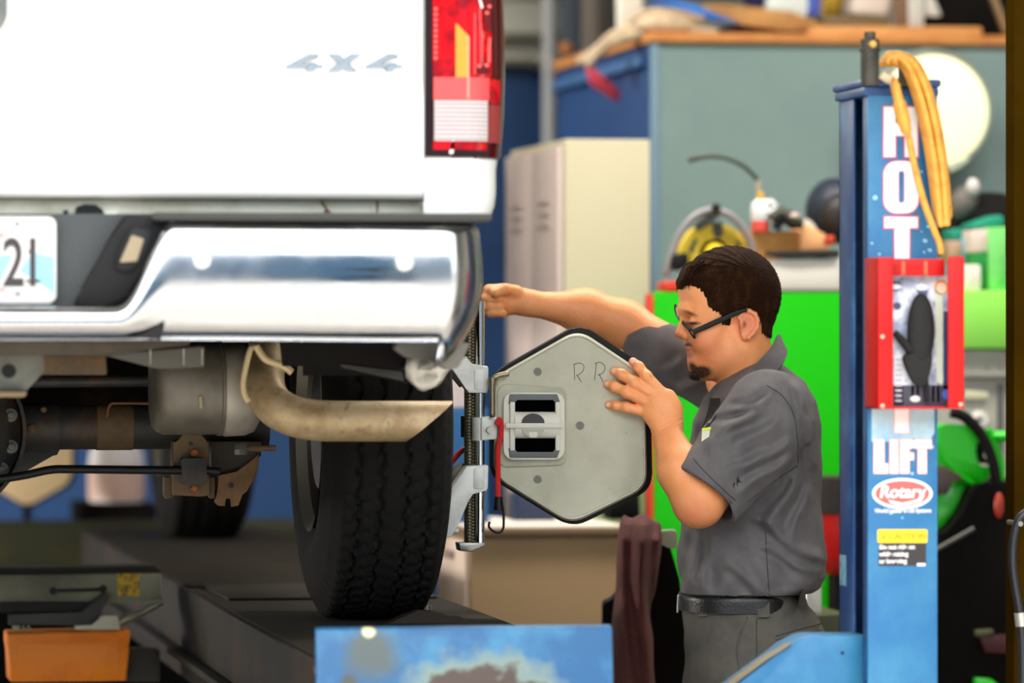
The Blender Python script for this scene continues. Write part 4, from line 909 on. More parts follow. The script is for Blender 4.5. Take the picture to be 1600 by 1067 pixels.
# tall pale locker
YL = 11.8; xl0 = PY(882, 300, YL).x; xl1 = PY(1016, 300, YL).x; zl = PY(882, 217, YL).z; yl2 = PX(798, 235, xl0).y
cream = mat('locker_cream', (194,186,158), .5); crl = mat('locker_lit_pink', (206,188,184), .5)  # doors tinted pinkish for light falling on that side of the locker
lk = thing('locker', ((xl0+xl1)/2, (YL+yl2)/2, 0), 'tall cream metal locker in front of the blue office corner', 'locker')
put('carcass', G().box(xl0, xl1, YL, yl2, .05, zl, .006), cream, lk)
put('plinth', G().box(xl0+.02, xl1-.02, YL+.02, yl2-.02, 0, .05), blackp, lk)
ym = (YL+yl2)/2
for a, b in ((YL+.01, ym-.004), (ym+.004, yl2-.01)):
    d = put('door', G().box(xl0-.016, xl0-.001, a, b, .08, zl-.02, .004), crl, lk)
    for k in range(3): put('louvre', G().box(xl0-.021, xl0-.016, a+.12, b-.12, zl-.16-.03*k, zl-.15-.03*k, .001), mat('louvre', (196,180,178), .5), d)
    put('handle', G().box(xl0-.03, xl0-.016, b-.07, b-.05, 1.0, 1.14, .003), steel, d)
# low tan cabinet
YB = 11.0; xb0 = PY(735, 900, YB).x; xb1 = PY(985, 900, YB).x; zb_ = PY(735, 826, YB).z; yb2 = PX(690, 900, xb0).y
tan = mat('cabinet_tan', (156,128,92), .6); pnk = mat('cabinet_pink', (226,204,186), .55)
cbn = thing('low_cabinet', ((xb0+xb1)/2, (YB+yb2)/2, 0), 'low tan cabinet with pale top standing behind the alignment target', 'cabinet')
put('carcass', G().box(xb0, xb1, YB, yb2, .06, zb_-.02, .004), tan, cbn); put('worktop', G().box(xb0-.01, xb1, YB-.012, yb2+.01, zb_-.02, zb_, .004), mat('cabinet_edge', (120,98,72), .6), cbn)
put('pale_top', G().box(xb0-.005, xb1-.01, YB, yb2, zb_, zb_+.004), mat('pale_top', (236,220,212), .5), cbn)  # pale pinkish layer over the worktop
put('plinth', G().box(xb0+.02, xb1-.02, YB+.03, yb2-.02, 0, .06), blackp, cbn)
for k, (a, b) in enumerate(((.08,.42),(.43,.72),(.73,zb_-.03))):
    d = put('drawer', G().box(xb0-.012, xb0, YB+.012, yb2-.012, a, b, .003), pnk, cbn); put('pull', G().box(xb0-.022, xb0-.012, (YB+yb2)/2-.06, (YB+yb2)/2+.06, b-.05, b-.03, .003), mat('pull', (150,130,122), .5), d)
# things on the low cabinet
up('paper_stack', [(770,812),(800,812),(800,824),(770,824)], 11.2, .2, mat('paper', (236,226,222), .6), 'pale paper stack on the low tan cabinet beside the bungee hook', 'papers', .002)
up('dark_bottle_row', [(806,770),(838,762),(866,772),(872,800),(866,818),(806,818)], 11.35, .1, mat('navy_case', (40,54,84), .6), 'dark navy case on the low cabinet below the target edge', 'case', .01)
up('black_case', [(952,770),(1000,766),(1002,812),(952,812)], 11.3, .1, dkm, 'small black case on the low cabinet beside the maroon coat', 'case', .01)
pl_ = thing('white_bucket', PY(716,700,11.9), 'white plastic bucket seen between the rear tyre and clamp rods', 'bucket')
zq = zb_+.004
xq = PY(712, 620, 11.3)
put('bucket_body', G().lathe([(.0001,.02),(.05,.02),(.055,0),(.066,PY(712,575,11.3).z-PY(712,636,11.3).z),(.06,.09)], (xq.x,11.3,PY(712,636,11.3).z), (0,0,1), 24), mat('bucket_white', (238,226,228), .5), pl_)
st_ = put('bucket_stand', G().box(xq.x-.07, xq.x+.07, 11.24, 11.36, zb_, PY(712,638,11.3).z, .005), mat('stand_blue', (24,92,150), .6), label='blue box on the low cabinet holding up the white bucket', cat='box')
# far left: spare hexagonal target, drum, crates
sp = thing('spare_target', PY(42,792,14.0), 'spare beige hexagonal alignment target with black rim by the blue wall', 'alignment target')
hx = [(42+81*math.sin(math.radians(60*k)), 711-81*math.cos(math.radians(60*k))) for k in range(6)]
put('target_face', G().pxy(roundpoly(hx, 14), 14.0, .03, .006), mat('target_beige', (206,180,140), .5), sp)
put('target_rim', G().pxy(roundpoly([(42+(x-42)*1.06+2, 711+(y-711)*1.06) for x, y in hx], 14), 14.02, .03, .004), mat('target_rubber', (20,20,20)), sp)
put('stand', G().box(PY(36,711,14.1).x, PY(48,711,14.1).x, 14.06, 14.1, 0, PY(42,760,14.1).z), dkm, sp)
dr = thing('drum', PY(185,790,14.3), 'white plastic drum with a pinkish label standing on the dark crate', 'drum')
xd_ = PY(184, 745, 14.35).x; z0 = PY(184,786,14.3).z
put('drum_body', G().lathe([(.0001,0),(.082,0),(.086,.02),(.086,.11),(.082,.15),(.05,.21),(.03,.25),(.0001,.25)], (xd_,14.4,z0), (0,0,1), 28), mat('drum_white', (240,234,236), .45), dr, smooth=50)
put('drum_label', G().lathe([(.087,.0),(.087,.10)], (xd_,14.4,z0+.01), (0,0,1), 28), mat('drum_label', (232,196,180), .5), dr)
up('crate', [(122,786),(246,788),(246,1330),(122,1330)], 14.25, .3, mat('crate_dark', (16,12,10), .9, spec=.1), 'dark crate under the white drum by the blue wall', 'crate')
up('black_bin_backdrop', [(-40,846),(40,844),(52,838),(80,838),(84,846),(120,848),(480,850),(480,1120),(-40,1120)], 14.65, .3, dkm, 'black bin stretched into a dark backdrop along the blue wall', 'bin')  # widened as a black backdrop for the darkness under the lift
v = thing('hose_nozzle', PY(442,850,13.6), 'pale grey hose end lying beyond the far end of the runway', 'hose')
put('hose', G().tube([PY(392,832,13.6), PY(415,846,13.6), PY(440,852,13.55), PY(452,840,13.7)], .008, 10), mat('pale_hose', (176,176,196), .5), v)
# ------------------------------------------------------------------ bench line behind the mechanic
YG = 11.3
green = mat('lime_green', (20,196,0), .5, spec=.25); green2 = mat('lime_pale', (150,236,90), .4)
gx0 = PY(1012,600,YG).x; gx1 = PY(1330,600,YG).x; gz = PY(1100,456,YG).z
gc = thing('tool_cabinet', ((gx0+gx1)/2, YG+.2, 0), 'lime green tool cabinet with red edge behind the mechanic', 'cabinet')
put('front_panel', G().box(PY(1021,600,YG).x, gx1, YG, YG+.03, .06, gz, .005), green, gc)
put('carcass', G().box(PY(1085,600,YG).x, gx1, YG+.031, YG+.45, .06, gz-.004, .005), green, gc)
put('edge_strip', G().box(gx0, PY(1021,600,YG).x, YG-.004, YG+.04, .06, gz-.005, .004), mat('edge_red', (226,62,36), .45), gc)
put('corner_cap', G().pxy([(1038,440),(1066,438),(1066,456),(1038,457)], YG+.0, .1, .004), mat('edge_red', (226,62,36)), gc)
put('plinth', G().box(PY(1090,600,YG).x, gx1-.02, YG+.02, YG+.43, 0, .06), blackp, gc)
put('worktop', G().box(PY(1080,600,YG).x, gx1, YG, YG+.5, gz, gz+.006, .002), mat('bench_mat', (120,112,104), .6), gc)
zt_ = gz+.006
up('parts_bin', [(1208,405),(1316,404),(1316,453),(1208,453)], YG+.05, .2, mat('bin_white', (236,232,224), .5), 'white parts bin on the green cabinet right of the mechanic\'s head', 'bin', .005)
up('black_tray', [(1204,392),(1312,390),(1312,402),(1240,404),(1204,400)], YG+.04, .06, mat('tray_black', (40,38,34), .5), 'black tray lying on the white parts bin', 'tray', .003)
up('carton', [(1168,362),(1248,360),(1250,396),(1240,404),(1168,404)], YG+.12, .2, mat('carton', (214,160,88), .7, var=((190,134,66), 8, .4, .7)), 'tan cardboard carton on the bench behind the mechanic\'s head', 'carton', .004)
up('carton', [(1250,362),(1262,352),(1290,366),(1298,390),(1252,392)], YG+.1, .15, mat('carton_peach', (238,176,120), .7), 'open peach-coloured carton flap right of the tan carton', 'carton', .004)
# oil can with a long curved spout
oc = thing('oil_can', PY(1188,352,YG+.1), 'white oil can with red base and long curved black spout', 'oil can')
c = PY(1188,362,YG+.12)
zz = lambda y: PY(1188,y,YG+.12).z-c.z
put('can_base', G().lathe([(.0001,0),(.022,0),(.023,.01),(.021,zz(345)),(.0001,zz(345))], c, (0,0,1), 24), mat('can_red', (232,80,70), .4), oc, smooth=40)
put('can_body', G().lathe([(.021,zz(345)),(.024,zz(335)),(.022,zz(318)),(.012,zz(312)),(.0001,zz(312))], c, (0,0,1), 24), mat('can_white', (240,240,240), .35), oc, smooth=50)
put('pump_handle', G().tube(crom([PY(x,y,YG+.11) for x, y in ((1192,318),(1204,316),(1210,324),(1204,334))], 4), .008, 10), mat('can_white', (240,240,240)), oc)
put('nozzle_collar', G().lathe([(.008,zz(316)),(.010,zz(312)),(.008,zz(300)),(.0001,zz(299))], c, (0,0,1), 16), mat('can_amber', (240,180,60), .4), oc)
put('nozzle_stem', G().tube([PY(1185,300,YG+.12), PY(1184,280,YG+.12)], .006, 10), mat('can_stem', (186,170,150), .4), oc)
put('spout', G().tube(crom([PY(x,y,YG+.12) for x, y in ((1184,282),(1176,272),(1160,258),(1138,248),(1115,244),(1094,246),(1076,250))], 6), [.0062]*30+[.0075]*7, 10), mat('spout_dark', (66,76,66), .5), oc, smooth=180)
# yellow hose reel
yr_ = thing('hose_reel', PY(1110,430,YG+.1), 'yellow hose reel with grey hoop frame behind the mechanic\'s head', 'reel')
hoop = [(1040,430),(1050,395),(1064,362),(1085,338),(1112,328),(1140,336),(1160,356),(1174,385),(1176,420)]
put('hoop', G().tube(crom([PY(x,y,YG+.1) for x, y in hoop], 6), .009, 10), mat('hoop_grey', (150,146,150), .4, .3), yr_, smooth=180)
arc = [(1117+54*math.cos(math.radians(a)), 402-54*math.sin(math.radians(a))) for a in range(-15,196,10)]
ylw = mat('reel_yellow', (232,204,50), .5, var=((190,160,30), 16, .5, .7))
put('reel_disc', G().pxy(arc, YG+.12, .06, .006), ylw, yr_)
put('reel_hub', G().lathe([(.0001,-.03),(.02,-.03),(.03,0),(.04,0)], PY(1117,398,YG+.12), (0,1,0), 20), ylw, yr_)
for pts in ([(1113,348),(1128,346),(1130,366),(1122,374),(1114,366)], [(1076,392),(1086,372),(1090,376),(1082,396)], [(1152,374),(1160,384),(1156,388),(1148,378)]): put('reel_slot', G().pxy(pts, YG+.117, .004), mat('reel_dark', (74,76,70), .6), yr_)
put('reel_head', G().pxy([(1085,352),(1108,334),(1116,322),(1124,322),(1130,336),(1112,344),(1092,362)], YG+.11, .03, .006), mat('reel_grey', (96,98,96), .5), yr_)
put('reel_knob', G().ell(PY(1119,325,YG+.09), .012), blackp, yr_)
put('reel_foot', G().pxy([(1050,398),(1076,394),(1078,412),(1062,424),(1048,420)], YG+.08, .04, .008), blackp, yr_)
pd_ = thing('air_drill', PY(1235,362,YG+.08), 'grey and black air drill lying on the tan carton', 'drill')
put('drill_body', G().tube(crom([PY(x,y,YG+.1) for x, y in ((1206,342),(1222,334),(1240,346),(1254,350))], 4), [.016]*6+[.02]*4+[.014]*3, 12), mat('drill_dark', (56,56,46), .45, .4), pd_)
put('drill_grip', G().tube([PY(1222,338,YG+.1), PY(1212,358,YG+.1)], .012, 12), blackp, pd_)
put('drill_chuck', G().ell(PY(1240,338,YG+.09), (.016,.012,.01)), mat('drill_pink', (206,176,170), .4), pd_)
up('rag', [(1250,344),(1262,340),(1274,350),(1282,366),(1260,372),(1250,360)], YG+.13, .06, mat('rag_white', (206,196,180), .8), 'pale rag heaped beside the air drill', 'rag', .012)
bk_ = thing('helmet', PY(1300,380,YG+.15), 'black and navy welding helmet on the bench left of the blue column', 'helmet')
put('helmet_shell', G().ell(PY(1304,330,YG+.36), (.075,.08,.085)), mat('helmet_navy', (22,34,54), .5), bk_, smooth=180)
put('visor', G().ell(PY(1312,340,YG+.29), (.05,.04,.06)), mat('helmet_black', (26,20,20), .5), bk_, smooth=180); put('helmet_peg', G().box(PY(1298,380,YG+.2).x, PY(1312,380,YG+.2).x, YG+.33, YG+.38, zt_, PY(1300,360,YG+.2).z, .004), dkm, bk_)
up('bottle_top', [(1292,370),(1304,366),(1306,382),(1292,384)], YG+.04, .04, mat('cap_red', (196,60,30), .5), 'small red bottle top on the bench beside the blue column', 'bottle', .006)
# right of the column
rx = thing('bench_console', PY(1530,700,YG), 'lime topped grey console right of the blue column', 'console')
put('lime_top', G().pxy([(1460,455),(1640,452),(1640,545),(1460,545)], YG, .4, .006), green2, rx)
gr = mat('console_grey', (168,168,158), .5)
put('grey_body', G().pxy([(1460,545),(1640,545),(1640,1100),(1460,1100)], YG+.02, .38, .004), gr, rx)
put('panel_ledge', G().pxy([(1460,582),(1640,582),(1640,592),(1460,592)], YG+.005, .03, .003), mat('ledge_grey', (140,140,132), .5), rx)
put('door_gap', G().pxy([(1559,600),(1568,600),(1568,720),(1559,720)], YG+.015, .01), mat('gap', (96,98,94), .6), rx)
put('name_strip', G().pxy([(1506,609),(1545,613),(1543,624),(1506,624)], YG+.012, .008, .002), mat('strip_cream', (226,222,190), .5), rx)
for x in (1543,1563): put('rivet', G().lathe([(.0001,-.003),(.004,-.002),(.005,0)], PY(x,573,YG+.02), (0,1,0), 10), steel, rx)
kn = put('dial', G().lathe([(.0001,-.012),(.018,-.012),(.02,-.002),(.02,.01)], PY(1531,655,YG+.01), (0,1,0), 24), mat('dial_white', (244,240,234), .4), rx)
put('dial_slot', G().pxy(rrect(1526,653,1536,658,2), YG-.004, .003), blackp, kn)
zc = PY(1520,455,YG).z
up('green_box', [(1545,356),(1574,354),(1574,452),(1545,452)], YG+.05, .15, mat('box_palegreen', (128,220,120), .5, var=((60,176,80), 10, .5, .7)), 'tall pale green carton beside the brown steel column', 'carton', .003)
up('green_box', [(1518,395),(1545,394),(1545,450),(1518,450)], YG+.06, .15, mat('box_green', (14,130,50), .5, var=((60,160,90), 20, .6, .7)), 'dark green carton below the white-fronted carton', 'carton', .003)
up('white_box', [(1517,360),(1545,357),(1545,393),(1517,395)], YG+.06, .15, mat('box_pink', (226,206,196), .5), 'small white-fronted carton on the dark green carton', 'carton', .003)
up('white_cup', rrect(1504,413,1532,454,5), YG+.02, .06, mat('cup_white', (244,232,220), .5), 'white plastic tub right of the red rack on the lime console', 'tub', .006)
up('teal_lid', [(1520,350),(1562,335),(1570,340),(1570,354),(1520,358)], YG+.1, .12, mat('lid_teal', (20,140,116), .5), 'teal lid on the cartons beside the brown column', 'lid', .004)
up('tin', [(1481,376),(1504,376),(1504,412),(1481,412)], YG+.12, .08, mat('tin_tan', (176,146,122), .5), 'tan tin between the amber cord and the cartons', 'tin', .006)
up('tin', [(1503,372),(1519,372),(1519,410),(1503,410)], YG+.12, .08, mat('tin_blue', (110,180,214), .5), 'light blue tin beside the white-fronted carton', 'tin', .006)
up('tin', [(1484,358),(1504,356),(1504,374),(1484,376)], YG+.14, .08, mat('lid_teal', (20,140,116)), 'small teal tin behind the tan tin', 'tin', .004)
bb = thing('tool_bag', PY(1530,350,YG+.2), 'black tool bag with a pale knob heaped over the cartons', 'bag')
put('bag_body', G().ell(PY(1545,352,YG+.3), (.13,.1,.085)), dkm, bb, smooth=180); put('bag_body', G().ell(PY(1485,370,YG+.3), (.06,.08,.06)), dkm, bb, smooth=180); put('bag_flap', G().ell(PY(1505,318,YG+.25), (.035,.04,.05), rot=Matrix.Rotation(.5,3,'Y')), mat('flap_grey', (96,90,86), .6), bb, smooth=180)
put('knob', G().ell(PY(1520,293,YG+.22), (.018,.018,.024)), mat('knob_pale', (206,196,196), .4), bb, smooth=180)
up('pale_tray', [(1483,258),(1492,254),(1514,246),(1516,250),(1500,264),(1486,270)], YG+.3, .03, mat('tray_pale', (180,190,170), .6), 'pale bracket tip behind the amber cord', 'bracket', .003)
bt = bpy.data.objects['pale_tray']; 
# round lamp
lm = thing('work_lamp', PY(1462,262,12.6), 'large round lit work lamp behind the amber cord on the teal wall', 'lamp')
cl = PY(1460,173,12.6); s = (PY(1500,173,12.6)-PY(1460,173,12.6)).length/40
put('rim', G().lathe([(84*s,.0),(90*s,.0),(96*s,.03),(90*s,.1),(60*s,.16),(.0001,.18)], cl, (0,1,0), 48), mat('lamp_rim_grey', (150,162,152), .35, .2), lm, smooth=50)
put('lens', G().lathe([(.0001,-.03),(40*s,-.025),(70*s,-.012),(84*s,.0)], cl, (0,1,0), 48), mat('lamp_glow', (238,232,186), .4, emit=.42), lm, smooth=180)
put('yoke', G().tube([PY(1416,90,12.62), PY(1416,250,12.62)], .012, 10), dkm, lm)
# green machine with black arm right of the column
mg = thing('tyre_changer', PY(1520,1000,10.6), 'green and black tyre changing machine right of the blue column', 'machine')
YM2 = 10.7
g1 = mat('machine_green', (30,206,24), .3, coat=.3)
g = G(); g.pxy(roundpoly([(1460,668),(1480,662),(1512,664),(1524,674),(1530,690),(1526,715),(1532,730),(1546,728),(1549,738),(1540,752),(1524,760),(1504,752),(1482,738),(1468,720),(1460,700)], 7), YM2, .12, .02); put('hood', g, g1, mg, smooth=60)
put('hood_lip', G().tube(crom([PY(x,y,YM2-.01) for x, y in ((1462,690),(1474,716),(1494,738),(1520,756))], 5), .006, 10), g1, mg)
put('green_base', G().pxy([(1455,752),(1520,756),(1526,776),(1512,796),(1490,826),(1476,832),(1455,832)], YM2+.02, .1, .012), g1, mg, smooth=60)
put('arm', G().tube(crom([PY(x,y,YM2-.03) for x, y in ((1486,644),(1505,650),(1525,668),(1540,692),(1552,725),(1558,765))], 6), .013, 12), mat('arm_black', (16,12,10), .6, spec=.2), mg, smooth=180)
put('black_bracket', G().pxy([(1452,728),(1474,728),(1503,743),(1503,752),(1486,752),(1482,772),(1452,776)], YM2-.05, .05, .004), mat('bracket_brown', (72,60,52), .5), mg)
put('brush', G().pxy(roundpoly([(1530,690),(1540,698),(1536,712),(1548,726),(1536,724),(1528,708)], 3), YM2-.02, .05, .004), dkm, mg)
bl = mat('machine_black', (8,6,5), .7, var=((16,12,9), 6, .45, .7), spec=.1)
put('black_body', G().pxy(roundpoly([(1520,764),(1530,756),(1640,752),(1640,1100),(1455,1100),(1455,840),(1480,830),(1505,800)], 8), YM2-.06, .4, .02), bl, mg, smooth=40)
put('bar', G().tube([PY(1458,862,YM2-.08), PY(1522,826,YM2-.08)], .006, 10), mat('bar_grey', (74,72,66), .4, .5), mg)
put('red_lamp', G().ell(PY(1561,790,YM2-.09), (.012,.01,.03)), mat('red_lamp', (176,54,34), .3), mg, smooth=180)
put('base_tray', G().pxy([(1525,985),(1552,983),(1554,990),(1526,995)], YM2-.08, .03, .003), mat('tray_olive', (90,92,60), .6), mg); put('base_red', G().pxy([(1530,993),(1640,990),(1640,1024),(1540,1020)], YM2-.075, .03, .003), mat('base_red', (70,10,14), .6), mg)
put('base_green', G().pxy([(1524,1059),(1550,1061),(1566,1075),(1524,1075)], YM2-.08, .03, .003), g1, mg)
for x, y in ((1552,690),(1558,705),(1563,720)): put('coil_hose', G().tube(crom([PY(x-8,y-20,YM2+.02),PY(x,y,YM2+.02),PY(x+2,y+30,YM2+.02)],5), .01, 10), g1, mg)
put('green_knob', G().ell(PY(1564,682,YM2+.02), (.026,.02,.014)), g1, mg, smooth=180)
# red drum behind the mechanic's back
rdm = thing('waste_drum', PY(1290,890,10.9), 'red metal drum with black lid between the mechanic and the blue column', 'drum')
c = PY(1300,880,10.95)
zd2 = lambda y: PY(1300,y,10.95).z
put('drum_shell', G().lathe([(.06,zd2(896)),(.10,zd2(882)),(.115,zd2(862)),(.115,zd2(802)),(.0001,zd2(802))], (c.x+.02,10.95,0), (0,0,1), 32), mat('drum_red', (206,28,26), .3), rdm, smooth=40)
put('drum_lid', G().lathe([(.10,zd2(802)),(.12,zd2(800)),(.122,zd2(776)),(.122,zd2(744)),(.0001,zd2(742))], (c.x+.02,10.95,0), (0,0,1), 32), mat('lid_black', (44,36,30), .6), rdm, smooth=40)
put('drum_base', G().lathe([(.09,0),(.09,.04),(.03,.05),(.03,zd2(892))], (c.x+.02,10.95,0), (0,0,1), 24), blackp, rdm)
cn = thing('spray_can', PY(1272,945,10.3), 'chrome spray can just behind the mechanic\'s belt', 'can')
c = PY(1268,960,10.3); put('can_body', G().lathe([(.0001,0),(.022,0),(.022,.07),(.016,.085),(.0001,.085)], c, (0,0,1), 20), mat('can_chrome', (220,220,216), .3, .3), cn, smooth=40)
for y in (903, 914): put('can_stud', G().ell(PY(1283,y,10.29), .004), steel, cn)
up('tool_cart', [(1240,962),(1330,958),(1330,1200),(1240,1200)], 10.22, .3, mat('cart_olive', (60,66,36), .6), 'dark olive tool cart behind the mechanic\'s hip', 'cart', .006)
# ------------------------------------------------------------------ maroon coat hung over a black stand
def noise3(p, f, ph=0.):
    x, y, z = p[:,0]*f, p[:,1]*f, p[:,2]*f
    return (np.sin(x*1.7+np.sin(y*1.3+ph)*1.9+ph)+np.sin(y*1.9+np.sin(z*1.5-ph)*1.7+1.3)+np.sin(z*1.6+np.sin(x*1.4+ph*.7)*1.8+2.1))/3
DC = 10.0
rows = [(806,975,1015,.04),(815,970,1026,.08),(840,968,1030,.11),(900,965,1024,.12),(960,955,1018,.12),(1020,950,1022,.12),(1090,950,1025,.12)]
fl = loft(rows, DC, 2.4)
def coat_f(p): 
    return fl(p)+.010*np.sin(p[:,0]*150+np.sin(p[:,2]*9)*2)*.5+.005*noise3(p, 22)
me, v = isomesh('coat_body', coat_f, C(930,1100,DC)-np.array([0,.2,0]), C(1050,790,DC)+np.array([0,.2,0]), .007)
ct = thing('coat', PD(990,1090,DC), 'maroon coat hanging on the black stand between target and mechanic', 'coat')
put('coat_body', me, mat('coat_maroon', (92,44,42), .85, var=((64,30,28), 10, .4, .7), bump=(300,.3)), ct, smooth=180)
stn = thing('coat_shadow_stand', PD(1040,1300,10.05), 'black stand and dark board for the shadow side of the maroon coat', 'stand')
put('board', G().prism([PD(x,y,10.2) for x, y in roundpoly([(1010,836),(1026,818),(1046,850),(1062,905),(1072,1000),(1070,1120),(940,1120),(942,942),(958,938)], 8)], (SA*.12,CA*.12,0), .01), dkm, stn, smooth=40)  # black board stands in for the coat's shadow side
put('stand_leg', G().box(PD(990,1120,10.2).x, PD(1010,1120,10.2).x, PD(1000,1120,10.2).y, PD(1000,1120,10.2).y+.04, 0, PD(1000,1110,10.2).z), dkm, stn)
put('pale_hook', G().prism([PD(x,y,10.1) for x, y in roundpoly([(1024,836),(1034,829),(1058,828),(1058,858),(1044,856),(1026,846)], 7)], (SA*.03,CA*.03,0), .006), mat('hook_pale', (190,190,170), .5), stn, smooth=40)
# ------------------------------------------------------------------ THE MECHANIC
D0 = 9.45
skin = bpy.data.materials.new('skin'); skin.use_nodes = True; n = skin.node_tree; b = n.nodes['Principled BSDF']
skin.diffuse_color = lin((224,166,122))+(1,)
b.inputs['Roughness'].default_value = .48; b.inputs['Subsurface Weight'].default_value = .12; b.inputs['Subsurface Radius'].default_value = (.012,.005,.003)
prev = None
tc = n.nodes.new('ShaderNodeTexCoord')
def skin_mix(fac, colr):
    global prev
    mx = n.nodes.new('ShaderNodeMix'); mx.data_type = 'RGBA'
    if prev is None: mx.inputs[6].default_value = lin((250,168,108))+(1,)
    else: n.links.new(prev, mx.inputs[6])
    mx.inputs[7].default_value = lin(colr)+(1,); n.links.new(fac, mx.inputs[0]); prev = mx.outputs[2]
no = n.nodes.new('ShaderNodeTexNoise'); no.inputs['Scale'].default_value = 18; no.inputs['Detail'].default_value = 7; n.links.new(tc.outputs['Object'], no.inputs[0])
mr = n.nodes.new('ShaderNodeMapRange'); mr.inputs[1].default_value = .45; mr.inputs[2].default_value = .8; mr.inputs[4].default_value = .7; n.links.new(no.outputs[0], mr.inputs[0]); skin_mix(mr.outputs[0], (228,138,78))
for an, colr in (('flush', (214,116,92)), ('lip', (196,110,98)), ('nail', (248,192,166)), ('beard', (44,30,22)), ('lash_ear_shade', (40,28,24))):
    at = n.nodes.new('ShaderNodeAttribute'); at.attribute_name = an
    fac = at.outputs['Fac']
    if an == 'beard':
        nb = n.nodes.new('ShaderNodeTexNoise'); nb.inputs['Scale'].default_value = 420; nb.inputs['Detail'].default_value = 2; n.links.new(tc.outputs['Object'], nb.inputs[0])
        m1 = n.nodes.new('ShaderNodeMath'); m1.operation = 'MULTIPLY_ADD'; m1.inputs[1].default_value = 1.1; m1.inputs[2].default_value = -.55; n.links.new(nb.outputs[0], m1.inputs[0])
        m2 = n.nodes.new('ShaderNodeMath'); m2.operation = 'ADD'; n.links.new(at.outputs['Fac'], m2.inputs[0]); n.links.new(m1.outputs[0], m2.inputs[1])
        m3 = n.nodes.new('ShaderNodeMath'); m3.operation = 'MULTIPLY'; m3.use_clamp = True; n.links.new(m2.outputs[0], m3.inputs[0]); n.links.new(at.outputs['Fac'], m3.inputs[1]); fac = m3.outputs[0]
    skin_mix(fac, colr)
n.links.new(prev, b.inputs['Base Color'])
nb = n.nodes.new('ShaderNodeTexNoise'); nb.inputs['Scale'].default_value = 260; nb.inputs['Detail'].default_value = 4; n.links.new(tc.outputs['Object'], nb.inputs[0])
bp = n.nodes.new('ShaderNodeBump'); bp.inputs['Strength'].default_value = .25; bp.inputs['Distance'].default_value = .003; n.links.new(nb.outputs[0], bp.inputs['Height']); n.links.new(bp.outputs[0], b.inputs['Normal'])
man = thing('person', PD(1170, 1745, D0), 'man in glasses and grey work shirt, left hand spread on the alignment target', 'person')
# --- head (profile given in picture points; lateral l > 0 is towards the camera)
HA = math.radians(9); HX = C(1145, 500, D0)
def H(px, py, l=0.):
    p = C(px, py, D0); dx = p[0]-HX[0]; dy = -l
    return np.array([HX[0]+dx*math.cos(HA)-dy*math.sin(HA)*-1*-1, D0+dy*math.cos(HA)+dx*math.sin(HA), p[2]])
def HC(px, py, l=0.): return H(px-123*l, py, l)
head = [('+', ellip(H(1141,466), (.094,.074,.092)), .0),
 ('+', ellip(H(1110,487), (.060,.061,.066), 0), .02),
 ('+', cone(H(1086,452,-.025), H(1086,452,.025), .030, .030), .02),
 ('+', cone(H(1100,530,.030), H(1100,530,-.030), .036, .036), .025),
 ('+', cone(H(1150,540,.046), H(1100,573,.014), .024, .019), .03), ('+', cone(H(1150,540,-.046), H(1100,573,-.014), .024, .019), .03),
 ('+', ellip(H(1096,566), (.026,.028,.028)), .02), ('+', ellip(H(1097,578), (.020,.022,.015)), .012), ('+', ellip(H(1130,560), (.05,.052,.035)), .03),
 ('+', ellip(H(1093,546), (.024,.028,.024)), .012),
 ('+', cone(H(1069,483,-.030), H(1069,483,.030), .0105, .0105), .012),
 ('-', ellip(HC(1073,503,.030), (.014,.015,.012)), .012), ('-', ellip(H(1074,503,-.030), (.013,.014,.012)), .014),
 ('+', ellip(HC(1084,503,.030), (.0125,.0145,.0115)), .002), ('+', ellip(H(1084,503,-.030), (.0125,.0145,.0115)), .003),
 ('+', cone(H(1070,494), H(1062,518), .0085, .0085), .008), ('+', ellip(H(1061,522), (.0105,.0095,.0085)), .006),
 ('+', ellip(H(1069,525,.011), (.009,.007,.0072)), .004), ('+', ellip(H(1069,525,-.011), (.009,.007,.0072)), .004),
 ('-', ellip(H(1066,531,.006), (.005,.0035,.003)), .003), ('-', ellip(H(1066,531,-.006), (.005,.0035,.003)), .003),
 ('+', ellip(H(1077,544.5), (.0095,.021,.0050)), .003), ('+', ellip(H(1081,555), (.0095,.019,.0062)), .003),
 ('-', cone(H(1069,549.6,-.024), H(1069,549.6,.024), .0030, .0030), .002),
 ('+', cone(H(1160,528), H(1176,612), .053, .062), .03), ('+', cone(H(1162,560), H(1170,640), .042, .056), .02)]
for sgn in (1, -1):
    L = .076*sgn
    head += [('+', ellip(HC(1165,506,L*.97), (.0165,.0085,.026), -.12), .008), ('-', ellip(HC(1166,506,L*1.14), (.0120,.0085,.018), -.1), .003)]
    hel = [(1157,506),(1153,496),(1158,488),(1168,486),(1177,491),(1181,501),(1180,511),(1174,520),(1167,527),(1160,528),(1157,522)]
    for a, c in zip(hel[:-1], hel[1:]): head.append(('+', cone(HC(*a, L*1.08 if a[0] > 1160 else L), HC(*c, L*1.08 if c[0] > 1160 else L), .0042, .0042), .0035))
    head.append(('+', ellip(HC(1163,524,L*1.0), (.007,.005,.007)), .004)); head.append(('+', ellip(HC(1156,507,L*1.02), (.004,.003,.006)), .003))
hf_ = lambda p: ev(head, p)
